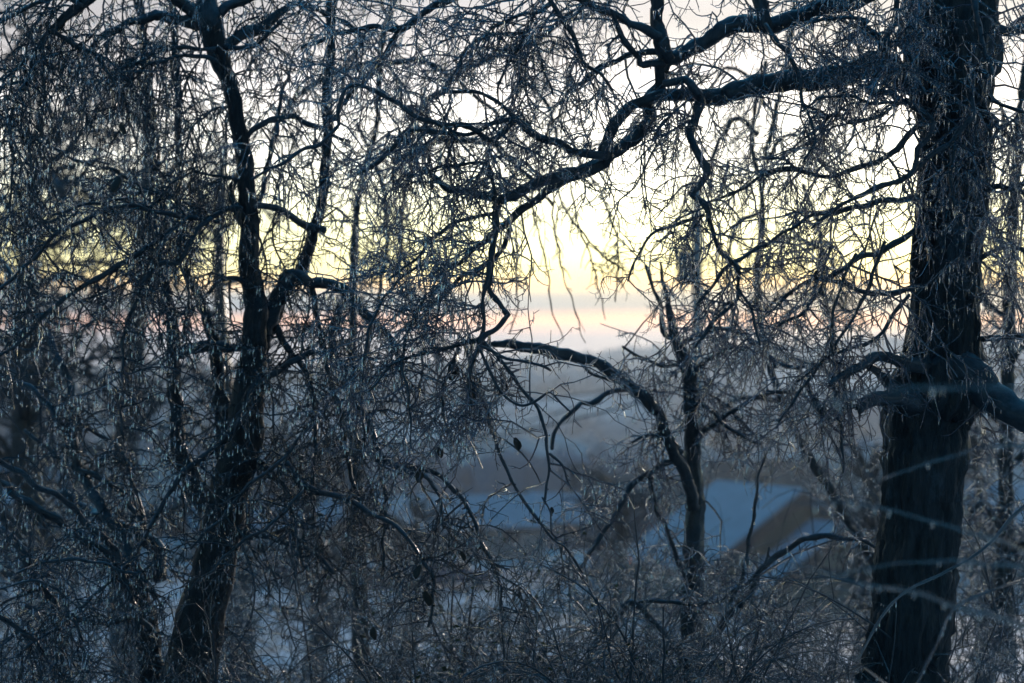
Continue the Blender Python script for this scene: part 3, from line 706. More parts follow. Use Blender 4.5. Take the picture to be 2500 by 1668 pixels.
# ------------------------------------------------------------------ the thick right-hand tree
R_trunk = [([(2290, -1500, 60), (2300, -900, 80), (2315, -400, 100), (2322, 0, 109), (2325, 115, 108), (2330, 268, 80), (2328, 421, 80), (2315, 575, 82), (2310, 665, 82), (2302, 818, 86),
             (2302, 890, 108), (2290, 950, 112), (2265, 1010, 106), (2258, 1117, 102), (2251, 1183, 95), (2243, 1336, 92), (2232, 1413, 92), (2222, 1528, 92), (2202, 1668, 102), (2185, 1900, 118), (2180, 2080, 150)], 10, 10, 'curl', .15)]
R = [
 ([(2262,235,36),(2213,192,32),(2175,157,30),(2144,150,30),(2079,180,27),(2002,191,26),(1926,199,24),(1849,207,23),(1791,222,23),(1761,237,20),(1696,237,15),(1646,230,14),(1600,237,14),(1582,244,13),(1534,267,12),(1502,302,14),(1484,338,13),(1473,385,14)],10,9.5,'curl',.8),
 ([(2250,-120,24),(2100,-5,20),(2010,20,18),(1925,50,20),(1868,62,20),(1810,62,20),(1761,77,19),(1715,103,18),(1657,138,18),(1618,158,18),(1611,203,14),(1588,236,14),(1589,290,14),(1556,335,13),(1509,364,13),(1484,378,14),(1473,393,13),(1447,407,12),(1382,425,11),(1309,444,11),(1265,469,11),(1225,491,10),(1211,510,9),(1205,560,8),(1200,640,7),(1195,713,6),(1215,745,6),(1240,770,6)],9.9,9.4,'curl',.9),
 ([(1470,405,10),(1418,428,10),(1367,451,10),(1327,476,10),(1291,495,9),(1258,524,9),(1229,556,9),(1182,590,8),(1150,610,7),(1127,634,7),(1101,645,6),(1050,675,4)],9.6,9.9,'curl',1.1),
 ([(1245,560,7),(1220,610,6),(1182,652,6),(1120,685,5),(1069,728,5),(1010,800,3)],9.8,10.3,'curl',1.2),
 ([(1476,378,11),(1400,375,10),(1367,356,10),(1320,335,10),(1291,313,9),(1258,291,8)],9.5,9.3,'curl',.8),
 ([(1258,291,8),(1229,298,6),(1200,305,6),(1164,320,6),(1109,327,6),(1040,322,6),(1004,324,5),(975,345,6),(942,371,6),(916,393,6),(870,430,4)],9.3,9.2,'curl',1.3),
 ([(1256,295,7),(1200,342,7),(1164,324,7),(1127,309,7),(1084,302,7),(1036,291,6),(989,273,6),(960,251,5),(935,233,5),(891,211,5),(862,204,5),(840,222,4.5),(825,273,4.5),(822,310,4),(793,345,4),(745,360,4),(709,385,4),(673,411,3),(618,436,2.5)],9.3,9.0,'curl',1.3),
 ([(1600,-260,18),(1600,-60,16),(1600,0,14),(1600,55,15),(1612,95,17),(1632,145,18)],9.3,9.6,'curl',.5),
 ([(1612,92,12),(1550,58,10),(1527,47,8),(1473,25,8),(1418,0,8),(1360,-40,7)],9.5,9.4,'curl',.9),
 ([(1492,25,5),(1510,60,6),(1527,100,7),(1556,138,8),(1564,162,9),(1622,155,10)],9.4,9.6,'curl',.6),
 ([(1620,128,7),(1556,127,7),(1490,150,6),(1454,182,6),(1400,218,4.5),(1350,255,3)],9.6,9.8,'curl',.8),
 ([(1514,83,3.5),(1492,105,3),(1493,140,3.5)],9.4,9.6,'curl',.3),
 ([(1330,-60,7),(1338,-10,6),(1363,40,6),(1396,80,5.5),(1418,120,5),(1429,156,4.5),(1470,190,3),(1500,240,2)],9.4,9.4,'curl',1.1),
 ([(1345,10,4),(1309,29,5),(1254,47,4),(1200,69,4),(1163,95,3.5),(1130,140,3),(1110,190,2)],9.4,9.3,'curl',1.1),
 ([(1305,36,4),(1283,73,4.5),(1254,127,4),(1236,171,4),(1222,211,3),(1215,260,2)],9.4,9.3,'curl',1.0),
 ([(1287,73,4),(1309,113,4),(1327,160,3.5),(1345,230,2.5)],9.4,9.4,'curl',1.0),
 ([(1180,-60,10),(1140,-25,9),(1098,0,9),(1055,18,9),(1018,44,9),(985,68,8),(909,68,6),(829,82,5),(780,95,5),(730,120,3)],9.6,9.6,'curl',1.2),
 ([(985,66,7),(956,105,7),(920,160,7),(880,200,6),(840,260,4)],9.7,9.9,'curl',1.1),
 ([(1066,240,4),(1091,225,4.5),(1127,220,5),(1163,225,5),(1200,244,5),(1254,287,5)],9.6,9.3,'curl',.5),
 ([(996,433,3),(1055,418,3.5),(1116,400,4),(1182,396,5),(1193,418,5),(1204,455,5),(1211,510,6)],9.2,9.4,'curl',1.2),
 ([(1033,411,5),(1073,444,6),(1102,469,7),(1145,473,7),(1211,485,7)],9.6,9.5,'curl',1.1),
 ([(1620,205,9),(1665,198,10),(1685,215,11),(1715,240,12),(1700,287,11),(1688,326,10),(1692,364,9),(1715,394,9),(1730,414,10),(1711,448,7),(1692,471,7),(1713,500,7),(1725,525,6),(1734,550,5),(1753,596,4.5),(1799,650,5),(1803,703,4),(1790,740,4),(1730,800,4),(1700,850,3)],9.4,9.2,'curl',.9),
 ([(1718,525,5),(1660,545,5),(1610,565,4),(1560,610,3),(1535,680,2.5)],9.3,9.3,'curl',1.2),
 ([(1712,530,4),(1680,580,4),(1690,640,3),(1660,700,3)],9.3,9.4,'curl',1.0),
 ([(1803,703,4),(1840,770,3.5),(1850,840,3)],9.2,9.2,'curl',1.2),
 ([(2190,-120,8),(2190,-20,8),(2186,57,8),(2163,107,9),(2148,161,9),(2132,192,9),(2121,218,9),(2144,230,8),(2175,226,8),(2198,245,8),(2232,260,8),(2263,283,7),(2274,303,7),(2263,337,7),(2247,364,6),(2243,398,6),(2213,433,6)],9.6,9.4,'curl',.9),
 ([(2156,125,8),(2140,88,8),(2117,69,7),(2098,69,6),(2108,50,6),(2115,42,5),(2060,48,4),(2014,50,4),(1980,60,3)],9.6,9.5,'curl',.8),
 ([(2377,184,6),(2370,230,7),(2377,276,7),(2351,306,7),(2328,345,7),(2289,372,7),(2251,398,7),(2213,433,7),(2167,452,6),(2098,479,5),(2040,509,4),(1980,560,3)],9.6,9.3,'curl',1.1),
 ([(2331,356,5),(2324,398,5),(2316,440,5),(2335,494,4),(2350,560,3),(2340,640,2.5)],9.5,9.4,'curl',.9),
 ([(2198,250,4),(2136,249,4),(2079,234,3.5),(2000,245,3),(1950,270,2)],9.4,9.3,'curl',1.0),
 ([(2200,250,5),(2136,283,5),(2079,303,5),(2040,285,4),(2002,303,4),(1950,350,3),(1900,390,2)],9.5,9.6,'curl',1.0),
 ([(2250,300,7),(2160,380,7),(2033,433,5),(1983,421,5),(1945,414,6),(1906,414,6),(1868,429,5),(1814,456,4),(1760,480,3)],9.8,9.6,'curl',1.0),
 ([(1945,414,4),(1900,385,3),(1860,380,3)],9.6,9.5,'curl',.8),
 ([(2240,480,8),(2100,505,6),(1990,525,5),(1930,565,3.5),(1849,604,4),(1784,650,4),(1753,684,4),(1700,741,3)],9.7,9.2,'curl',.8),
 ([(2240,560,8),(2160,610,7),(2080,640,6),(2010,700,5),(1960,760,4),(1900,800,3)],9.8,9.5,'curl',.7),
 ([(2160,590,5),(2120,700,5),(2070,800,4),(2010,880,4),(1950,960,4),(1890,1050,3)],9.6,9.4,'curl',.8),
 ([(2090,620,4),(2050,700,4),(2030,830,4),(2040,950,4),(2050,1050,4),(2060,1150,3)],9.5,9.4,'curl',1.0),
 ([(2250,700,8),(2150,720,6),(2060,690,5),(1970,690,4),(1900,740,4),(1840,800,3)],9.8,9.6,'curl',.7),
 ([(2220,720,5),(2150,810,5),(2080,850,4),(2010,880,4),(1940,930,3)],9.6,9.5,'curl',.7),
 ([(2358,153,6),(2404,184,6),(2416,230,6),(2443,249,5),(2500,276,4),(2560,330,3)],9.8,9.6,'curl',1.0),
 ([(2400,72,16),(2450,76,13),(2500,78,12),(2600,60,10)],10,10.2,'curl',1.2),
 ([(2380,250,7),(2430,300,6),(2480,350,5),(2540,400,4)],9.9,9.8,'curl',1.6),
 ([(2390,470,8),(2440,460,7),(2500,470,6),(2580,500,4)],9.9,9.8,'curl',1.6),
 ([(2380,640,6),(2430,610,6),(2480,600,5),(2560,640,4)],9.9,9.7,'curl',1.5),
 ([(2380,830,8),(2440,825,7),(2500,815,6),(2580,810,5)],9.9,9.8,'curl',1.3),
 ([(1850,-160,18),(1850,-60,16),(1856,0,15),(1866,62,15)],9.7,9.7,'curl',.6),
 ([(2000,15,10),(2050,-30,9),(2120,-80,8)],9.7,9.5,'curl',1.0),
 ([(1868,60,6),(1910,120,6),(1945,180,5),(1960,240,4),(1990,330,3),(1960,400,2.5)],9.5,9.3,'curl',.9),
 ([(2290,-60,10),(2240,20,8),(2220,90,7),(2230,160,5),(2260,230,4)],9.6,9.3,'curl',1.3),
 ([(2350,-60,9),(2380,20,8),(2400,100,6),(2420,180,5)],9.6,9.4,'curl',1.3),
 ([(2300,880,30),(2360,905,48),(2404,950,42),(2450,990,38),(2500,1020,36),(2600,1075,32)],9.9,9.6,'curl',.3),
 ([(2259,895,17),(2215,883,16),(2175,873,12),(2130,878,11),(2080,905,8),(2030,930,6)],9.8,9.3,'curl',.8),
 ([(2240,985,26),(2190,972,21),(2150,968,17),(2122,975,17),(2106,988,16),(2100,994,12)],9.8,9.5,None),
 ([(2110,990,7),(2098,1008,4),(2096,1026,1.5)],9.55,9.5,None),
 ([(2105,985,6),(2085,992,3.5),(2066,996,1.5)],9.55,9.5,None),
 ([(2190,945,13),(2160,925,12),(2135,905,8),(2110,885,5)],9.8,9.5,None),
 # dark hanging cluster in the centre
 ([(1196,640,6),(1190,690,6),(1182,745,5),(1175,815,6),(1150,835,6),(1100,850,5),(1040,850,3)],9.4,9.4,'curl',1.3),
 ([(1240,770,6),(1215,800,6),(1175,818,7),(1165,850,6),(1155,890,5),(1150,950,4),(1145,1010,3)],9.4,9.3,'curl',1.5),
 ([(1175,830,5),(1236,895,5),(1269,943,4.5),(1309,994,4.5),(1327,1041,4),(1342,1117,4),(1332,1194,3),(1324,1221,3)],9.4,9.2,'curl',.5),
 ([(1342,1108,3.5),(1374,1141,3),(1393,1198,2.5)],9.2,9.2,'curl',.5),
 ([(1324,1215,2.5),(1345,1260,2),(1350,1300,1.8)],9.2,9.2,'curl',.6),
 ([(1170,845,4),(1250,875,4),(1310,890,3.5),(1342,910,3)],9.3,9.3,'curl',.8),
 ([(1170,850,4),(1220,950,4),(1270,990,3.5),(1340,960,3),(1395,1010,2.5)],9.3,9.2,'curl',.6),
 ([(1120,850,5),(1090,930,5),(1080,1010,4),(1100,1080,3)],9.5,9.4,'arch',1.5),
 ([(1040,720,4),(1000,800,4),(985,900,4),(1000,1010,3),(1010,1100,2)],9.5,9.2,'arch',1.2),
 ([(1101,645,5),(1020,650,4),(940,720,4),(900,830,4),(880,930,3)],9.8,9.4,'curl',1.0),
 ([(1204,522,5),(1130,540,5),(1060,575,4),(1000,650,3.5),(950,680,3)],9.5,9.2,'curl',1.1),
 ([(1100,848,4),(1010,870,4),(950,900,3.5),(900,950,3)],9.5,9.3,'curl',1.2),
]
tree("tree", (2185, 10), "big dark tree with thick leaning trunk near the right edge", R, R_trunk, big=12, mult=1.42)

# ------------------------------------------------------------------ the left tree
Lt = [([(505,-10,20),(509,47,30),(527,109,28),(545,165,22),(560,210,20),(578,270,19),(590,364,20),(603,470,22),(611,645,24),(618,718,26),(625,773,28),(620,860,32),(610,940,38),(600,1040,44),(590,1106,46),(560,1180,48),(545,1260,50),(520,1400,52),(490,1500,60),(465,1668,68),(450,1950,90)],11,11,'arch',.35),
      ([(330,-60,14),(345,55,12),(356,145,11),(367,255,11),(382,400,12),(385,520,13),(393,609,13),(400,700,13),(418,760,13),(422,863,15),(429,1009,17),(440,1100,19),(470,1180,24),(510,1230,30),(530,1300,34)],12.2,11.2,'arch',.8),
      ([(415,-60,6),(424,80,7),(430,200,8),(437,300,8),(435,500,8),(440,620,8),(470,700,9),(500,760,12),(525,850,16),(538,973,19),(550,1060,24),(560,1140,26)],12,11.2,'arch',.8),
      ([(812,-80,13),(808,60,12),(805,150,11),(800,250,11),(798,350,11),(790,450,12),(775,540,13),(755,600,14),(730,665,15),(700,700,18),(673,750,20),(645,810,22),(615,890,26)],12,11.1,'arch',.8)]
Lb = [
 ([(500,60,20),(436,47,12),(382,43,11),(327,51,9),(284,73,8),(236,109,6),(204,145,4),(170,220,3)],11,10.8,'hang',1.3),
 ([(509,47,20),(465,18,16),(425,0,14),(360,-35,12)],11,10.9,'hang',1.0),
 ([(520,50,13),(564,18,10),(600,0,9),(660,-35,8)],11,11.1,'hang',1.0),
 ([(545,115,14),(590,85,14),(618,69,14),(655,50,12),(690,25,8),(720,10,6),(760,15,6),(800,35,6),(830,50,5),(880,90,3)],11,11.3,'curl',1.0),
 ([(540,109,8),(582,118,6),(618,107,6),(650,85,5),(690,50,4)],11,10.8,'hang',.8),
 ([(530,150,6),(495,140,5),(436,138,4),(364,160,4),(327,193,3),(291,236,3),(270,300,2)],10.9,10.6,'hang',1.2),
 ([(525,122,7),(495,118,5),(418,120,5),(345,145,4),(273,180,3),(220,230,2)],10.9,10.6,'hang',1.2),
 ([(330,-60,14),(240,-10,12),(175,29,12),(127,73,9),(95,116,7),(73,175,6),(44,236,5),(33,291,4),(30,400,3),(28,520,2)],10.6,10.4,'hang',1.8),
 ([(200,15,7),(150,-5,6),(60,20,5),(0,60,4)],10.5,10.3,'hang',1.6),
 ([(127,73,6),(180,110,5),(240,140,4),(280,210,3)],10.5,10.4,'hang',1.8),
 ([(95,110,5),(60,150,4),(10,200,3),(-20,280,3)],10.5,10.3,'hang',1.8),
 ([(600,335,8),(636,305,7),(673,291,7),(709,287,7),(745,298,6),(793,316,5),(850,350,3)],11,11.2,'arch',.9),
 ([(612,500,8),(673,509,7),(709,527,8),(749,549,9),(790,560,9)],11,11.2,'arch',.8),
 ([(590,510,7),(567,504,6),(509,533,6),(454,535,6),(400,518,5),(327,505,5),(254,515,5),(182,547,5),(127,580,5),(98,616,5),(0,707,4),(-60,760,3)],10.9,10.3,'arch',1.3),
 ([(516,533,6),(476,573,5),(451,616,5),(429,642,6),(400,645,6),(360,678,6),(338,718,5),(316,773,5),(305,827,5),(298,900,4),(298,973,4),(302,1070,3)],10.7,10.4,'arch',1.2),
 ([(451,540,5),(400,576,5),(327,624,6),(255,671,6),(182,707,5),(127,755,5),(73,809,4),(0,864,4),(-60,910,3)],10.7,10.3,'arch',1.4),
 ([(605,700,7),(582,682,6),(535,689,5),(498,718,5),(465,762,4),(400,790,3)],11,10.7,'arch',1.1),
 ([(590,440,5),(538,429,3.5),(473,425,3.5),(429,444,3),(382,487,3),(350,540,2)],11,10.7,'hang',1.0),
 ([(575,265,4),(538,258,3),(509,276,3),(470,320,3),(440,380,2)],11,10.7,'hang',1.0),
 ([(380,475,6),(338,455,5),(291,425,5),(233,404,4),(175,385,4),(127,364,4),(55,345,3),(-20,350,2)],12,11.6,'arch',1.1),
 ([(540,545,5),(509,535,5),(454,491,5),(400,476,5),(345,475,5),(291,484,4),(200,505,4),(109,535,3),(20,590,3)],11.2,10.9,'arch',1.3),
 ([(600,850,10),(564,847,10),(509,848,13),(455,860,14),(430,870,10)],11.1,11.3,'arch',.6),
 ([(620,870,22),(650,790,22),(673,735,22),(700,685,22),(727,672,16),(764,687,13),(800,692,13),(844,714,13),(891,761,12),(938,812,10),(975,880,6),(1000,960,4)],11.1,11.2,'arch',1.1),
 ([(722,110,1.5),(705,170,3),(690,220,4),(680,290,6),(665,360,6),(650,430,6),(630,500,5)],11.8,11.3,'hang',.7),
 ([(845,715,9),(820,800,10),(811,852,10),(854,950,10),(898,1034,8),(927,1095,7),(953,1133,7),(980,1145,7),(1014,1141,6),(1068,1152,6),(1098,1183,6),(1125,1221,5),(1160,1275,5),(1183,1336,4),(1206,1397,4),(1225,1451,3),(1227,1516,3)],11.2,10.2,'arch',.8),
 ([(980,1145,6),(1030,1165,5),(1060,1190,4),(1080,1230,3.5),(1082,1290,3)],10.5,10.4,'arch',.9),
 ([(700,1130,9),(740,1180,8),(800,1210,7),(857,1221,7),(907,1252,6),(953,1282,6),(999,1317,5),(1030,1359,5),(1053,1405,5),(1056,1451,4),(1049,1527,3)],10.9,10.2,'arch',1.0),
 ([(1135,840,5),(1170,940,5),(1200,1040,4.5),(1225,1125,4),(1259,1190,4),(1286,1233,4),(1313,1271,4),(1351,1317,3),(1382,1336,3),(1420,1397,3)],10.6,10.3,'arch',.5),
 ([(615,1000,10),(580,1040,8),(536,1080,7),(459,1145,7),(406,1213,6),(367,1294,5),(325,1359,4),(260,1428,4),(191,1489,3),(38,1604,3)],10.9,10.2,'arch',.9),
 ([(760,1040,4),(715,1090,4),(658,1145,4),(574,1221,4),(524,1279,4),(470,1340,3)],10.4,10.3,'arch',.7),
 ([(740,1200,4),(700,1245,4),(658,1279,4),(566,1347,4),(524,1382,3),(450,1450,2.5)],10.3,10.2,'arch',.7),
 ([(610,960,9),(650,930,8),(700,890,7),(760,860,6),(820,880,4),(860,950,3)],10.9,10.6,'arch',1.1),
 ([(600,1120,12),(650,1150,9),(690,1190,8),(720,1290,6),(740,1380,4)],11,10.8,'arch',1.0),
 ([(590,1300,8),(680,1320,7),(760,1345,5),(820,1400,4)],11,10.7,'arch',1.2),
 ([(560,1300,12),(620,1310,9),(700,1290,6),(780,1260,4)],11,11.2,'arch',1.0),
 ([(600,420,5),(570,440,8),(572,500,9),(600,560,9)],11.1,11.05,'hang',.3),
 ([(650,760,9),(690,830,8),(740,900,7),(765,1000,7),(770,1100,6),(760,1220,5)],11.2,11,'arch',1.1),
 ([(760,700,8),(780,800,7),(800,900,6),(830,1000,5),(850,1120,5),(880,1250,4)],11.2,11,'arch',1.1),
 ([(838,900,7),(880,990,7),(905,1060,6),(930,1160,5),(940,1280,4),(930,1400,3)],11.1,10.8,'arch',1.2),
]
tree("tree", (450, 11), "many-stemmed dark tree with icicle-hung limbs on the left side", Lb, Lt, m_t=M_TWIGD, mult=1.8, icm=1.1, big=9)

# ------------------------------------------------------------------ far-left lower tree, leaning limbs
LL = [
 ([(-80,1090,9),(0,1133,7),(57,1156,7),(96,1183,7),(153,1221,7),(199,1263,7),(237,1294,8),(268,1336,8),(291,1382,9),(320,1450,10),(340,1540,12)],10,10.6,'arch',.9),
 ([(-80,1140,9),(0,1183,8),(57,1217,8),(115,1255,9),(168,1294,9),(214,1317,10),(268,1363,12),(330,1460,14)],10.4,10.7,'arch',.9),
 ([(-40,560,8),(7,645,8),(44,718,9),(84,784,9),(109,816,9),(145,878,10),(164,936,10),(182,1070,12),(188,1145,12),(214,1180,12),(260,1260,13),(300,1320,14),(345,1420,16)],12.2,11,'arch',1.2),
 ([(150,1200,10),(200,1240,12),(249,1267,14),(298,1290,16),(337,1305,17),(375,1336,18),(390,1420,18)],11.6,11.2,'arch',.8),
 ([(0,1290,8),(46,1332,10),(77,1382,10),(107,1432,10),(134,1500,12),(150,1620,14),(160,1750,16)],11,11,'arch',1.2),
 ([(40,1400,3),(84,1382,3.5),(153,1363,4),(230,1374,4),(283,1386,4),(340,1400,4)],10,10.1,'arch',1.0),
 ([(-40,1460,3),(0,1439,3),(46,1420,3),(96,1420,3.5),(138,1447,3.5),(165,1478,4),(200,1560,4)],9.8,10,'arch',1.0),
 ([(-40,1490,5),(10,1510,5),(60,1540,6),(100,1590,6)],10,10.2,'arch',1.0),
 ([(0,920,5),(55,935,6),(110,985,7),(150,1030,8),(182,1070,8)],11.5,11.3,'arch',1.2),
 ([(60,1480,5),(140,1500,6),(230,1520,8),(330,1510,9),(380,1560,10)],10.8,11,'arch',1.2),
 ([(150,980,4),(220,1040,5),(300,1110,5),(340,1220,5),(355,1330,5)],11.6,11.2,'arch',1.3),
 ([(60,1050,4),(130,1110,5),(230,1160,6),(300,1210,7),(350,1290,8)],11.6,11.2,'arch',1.3),
]
LLt = [([(335,1400,16),(350,1480,22),(365,1560,28),(370,1700,36),(370,1900,46)],11.2,11.2)]
tree("tree", (370, 11.2), "low tree with long leaning limbs in the bottom left corner", LL, LLt, m_t=M_TWIGD, mult=1.2)

# ------------------------------------------------------------------ middle tree with the arching limb
Mt = [([(1612,640,2),(1622,700,4),(1632,745,6),(1640,790,9),(1655,840,13),(1676,900,18),(1688,980,19),(1692,1100,21),(1698,1250,23),(1694,1370,25),(1690,1500,28),(1690,1668,32),(1690,1900,42)],12,12,'arch',.9)]
Mb = [
 ([(1160,832,1.5),(1190,838,4),(1215,836,7),(1240,839,10),(1262,845,12),(1309,852,14),(1382,863,15),(1436,881,13),(1491,906,13),(1542,939,13),(1582,979,13),(1607,1015,13),(1640,1090,14),(1675,1170,15),(1695,1240,16)],11.4,12,'arch',.35),
 ([(1400,876,3),(1418,888,4),(1454,914,4),(1527,939,5),(1560,950,5)],11.6,11.8,'arch',.6),
 ([(1590,985,5),(1560,965,5),(1520,955,6),(1491,957,6),(1475,965,7),(1462,975,7),(1440,982,7),(1418,983,6),(1400,1000,6),(1382,1019,5),(1360,1048,5),(1348,1095,4)],11.9,11.5,'arch',.3),
 ([(1665,1100,8),(1640,1125,8),(1604,1145,8),(1546,1183,8),(1500,1259,7),(1450,1336,5),(1400,1420,4)],11.9,11.6,'arch',1.0),
 ([(1585,1155,5),(1604,1240,5),(1623,1290,5),(1660,1370,6),(1690,1440,7)],11.8,12,'arch',.8),
 ([(1650,830,7),(1620,810,6),(1615,760,5),(1600,720,4),(1580,650,3)],12,11.8,'arch',1.3),
 ([(1680,920,6),(1730,880,6),(1790,850,5),(1850,860,4),(1900,900,3)],12,11.7,'curl',1.6),
 ([(1685,960,6),(1740,1010,5),(1790,1050,5),(1850,1080,4)],12,11.6,'curl',1.5),
 ([(1670,890,6),(1610,890,5),(1560,870,4),(1520,850,3)],12,11.7,'curl',1.3),
 ([(1692,1080,7),(1740,1040,6),(1800,1000,5),(1870,960,5),(1940,960,4),(2000,1000,3)],12,11.6,'curl',1.2),
 ([(1692,1180,6),(1640,1080,5),(1590,1060,4),(1540,1080,3)],12,11.8,'curl',1.0),
 ([(1650,860,8),(1700,820,7),(1760,800,6),(1830,830,5),(1880,870,4),(1930,900,4),(1990,890,3)],11.9,11.8,'curl',1.1),
 ([(1768,1512,10),(1830,1440,9),(1868,1386,8),(1933,1332,7),(1983,1313,7),(2040,1309,6),(2098,1317,5),(2140,1340,3)],11.2,10.8,'arch',.5),
 ([(1690,1620,12),(1720,1570,11),(1768,1512,10)],11.8,11.2,'arch',.4),
 ([(1560,1470,4),(1600,1470,5),(1715,1470,5),(1772,1462,5),(1849,1394,4),(1880,1340,3)],10.8,10.6,'arch',.9),
 ([(1690,1640,12),(1560,1480,8),(1500,1508,8),(1450,1585,8),(1424,1654,8)],11.8,11.6,'arch',.7),
 ([(1880,1090,1.5),(1862,1140,2.5),(1845,1200,3.5),(1838,1270,4),(1828,1330,5),(1810,1400,5),(1780,1480,6)],11,11.1,'arch',.7),
]
tree("tree", (1690, 12), "slim twiggy tree right of centre with a long arching limb", Mb, Mt, m_trunk=M_LIMB, mult=1.25, big=3)

# ------------------------------------------------------------------ trees behind
B1 = [
 ([(1570,300,7),(1500,360,6),(1420,410,5),(1330,430,5),(1270,460,3)],13.6,13.2,'hang',.5),
 ([(1640,-80,3),(1520,-10,5),(1420,40,6),(1345,73,7),(1272,116,8),(1236,124,9),(1163,153,11),(1109,189,10),(1080,218,9),(1054,240,8),(1010,300,6),(960,360,4)],13.6,13.2,'hang',.8),
 ([(960,400,8),(1018,364,9),(1073,345,9),(1145,342,9),(1200,349,8),(1236,382,8),(1290,430,6),(1350,500,4)],13.2,13.4,'hang',.7),
 ([(1420,400,3.1),(1470,480,2.5),(1500,560,2.5),(1510,650,1.9),(1500,740,1.6)],13.4,13.2,'spur',1.2),
 ([(1390,415,2.5),(1400,500,2.5),(1430,600,2.2),(1460,690,1.9),(1475,780,1.2)],13.4,13.2,'spur',1.2),
 ([(1350,425,2.5),(1350,500,2.5),(1360,600,2.2),(1385,700,1.9),(1430,840,1.2)],13.3,13.1,'spur',1.2),
 ([(1310,440,2.5),(1300,520,2.2),(1330,620,2.2),(1345,740,1.9),(1375,830,1.2)],13.3,13.1,'spur',1.2),
 ([(1280,455,2.5),(1260,540,2.5),(1262,640,2.2),(1262,740,1.9),(1245,815,1.6)],13.3,13.1,'spur',1.2),
 ([(1340,430,2.5),(1400,540,2.5),(1450,600,2.5),(1520,660,2.2),(1500,620,0.9)],13.3,13.1,'spur',1.2),
 ([(1240,120,6),(1300,200,5),(1350,290,4),(1370,380,3)],13.5,13.4,'hang',1.0),
 ([(1109,189,7),(1020,150,7),(920,160,7),(840,170,7),(760,210,7),(700,260,5),(660,330,3)],13.6,13.3,'hang',1.0),
 ([(1110,190,6),(1180,250,5),(1260,330,4),(1330,420,3)],13.5,13.4,'hang',.6),
 ([(870,300,4),(930,440,5),(945,560,5),(930,700,5),(900,840,6),(880,1000,7)],13.4,13.4,'arch',1.5),
 ([(1050,260,5),(1000,430,4),(975,560,4),(1000,700,3),(1030,850,2)],13.4,13.4,'arch',1.6),
]
B1t = [([(880,-300,26),(870,-100,28),(860,100,28),(850,300,28),(850,500,28),(845,700,30),(850,900,32),(860,1200,36),(870,1500,44),(880,1700,52)],14.2,14.2)]
B1t = [([(870,500,6),(862,650,8),(860,800,10),(862,1000,12),(870,1200,15),(880,1500,20),(885,1720,24)],14.0,14.0,'hang',.8),
       ([(862,640,7),(880,460,6),(920,300,6),(930,120,6),(980,-60,5)],14,13.6,'hang',1.0)]
tree("tree", (880, 14), "softly blurred weeping tree behind the centre with hanging strands", B1, B1t, m_trunk=M_BACK, m_limb=M_BACK, m_t=M_TWIGD, mult=1.3, icm=.3)

GB2 = ell([(1900, 285, 60, 30, .3), (2205, 340, 50, 80, .2), (2470, 225, 50, 60, .2), (1650, 250, 60, 40, .3)])
B2t = [([(1870,150,4),(1838,330,5),(1862,500,6),(1850,700,7),(1876,880,8),(1940,1050,9),(2060,1250,11),(2180,1450,14),(2260,1680,18)],14.6,14.6,'hang',.7),
       ([(1950,-60,5),(1920,160,5),(1880,330,6),(1858,470,6)],14.4,14.6)]
B2 = [
 ([(1850,330,6),(1800,290,6),(1760,330,5),(1740,400,4),(1730,480,3)],14.5,14.2,'hang',1.6),
 ([(1860,420,6),(1900,350,5),(1950,330,4),(1990,390,3)],14.6,14.3,'hang',1.4),
 ([(1858,520,6),(1810,540,5),(1780,600,4),(1790,680,3)],14.6,14.3,'hang',1.2),
 ([(1860,600,6),(1930,580,5),(1990,600,5),(2040,660,4),(2060,760,3)],14.6,14.3,'hang',1.3),
 ([(1865,760,6),(1920,720,5),(2000,720,5),(2080,760,4)],14.6,14.4,'arch',1.2),
 ([(1870,260,5),(1820,180,5),(1770,170,4),(1730,220,3)],14.6,14.3,'hang',1.3),
 ([(1900,160,6),(1980,180,5),(2030,240,4),(2060,330,3),(2070,440,2)],14.6,14.2,'hang',1.3),
 ([(1880,900,7),(1940,880,6),(2010,900,5),(2070,960,4)],14.6,14.4,'arch',1.3),
 ([(1905,980,7),(1820,970,6),(1740,1020,5),(1700,1080,4)],14.6,14.4,'arch',.9),
 ([(1960,450,6),(2000,560,6),(2010,700,6),(2040,850,6),(2050,1000,6)],14.6,14.4,'hang',.8),
]
tree("tree", (2260, 14.6), "slender blurred tree with drooping sprays left of the thick right trunk", B2, B2t, m_trunk=M_BACK, m_limb=M_BACK, m_t=M_TWIGD, gaps=GB2, mult=1.0, icm=.5)
B3t = [([(2530,0,10),(2490,300,12),(2470,600,14),(2460,900,16),(2455,1200,18),(2450,1640,26)],14,14)]
B3 = [
 ([(2470,640,8),(2430,560,7),(2400,470,6),(2420,380,4)],14,13.8,'curl',1.6),
 ([(2480,420,8),(2520,340,7),(2480,280,5)],14,13.8,'curl',1.3),
 ([(2465,780,8),(2410,740,7),(2380,640,6)],14,13.8,'curl',1.5),
 ([(2462,900,9),(2500,820,8),(2540,700,6)],14,13.8,'curl',1.8),
 ([(2460,1050,9),(2400,1000,7),(2360,1020,6),(2340,1100,4)],14,13.8,'curl',1.8),
 ([(2458,1150,9),(2520,1080,8)],14,13.8,'curl',2.0),
 ([(2455,1300,9),(2400,1230,8),(2370,1250,6)],14,13.8,'curl',2.2),
 ([(2452,1400,9),(2500,1330,8),(2540,1360,6)],14,13.8,'curl',2.2),
 ([(2450,1520,9),(2390,1450,8),(2350,1480,6)],14,13.8,'curl',2.2),
]
tree("tree", (2450, 14), "thicket-like blurred tree behind the right edge of the picture", B3, B3t, m_trunk=M_BACK, m_limb=M_BACK, m_t=M_TWIG, gaps=ell([]), mult=1.2, icm=.8)

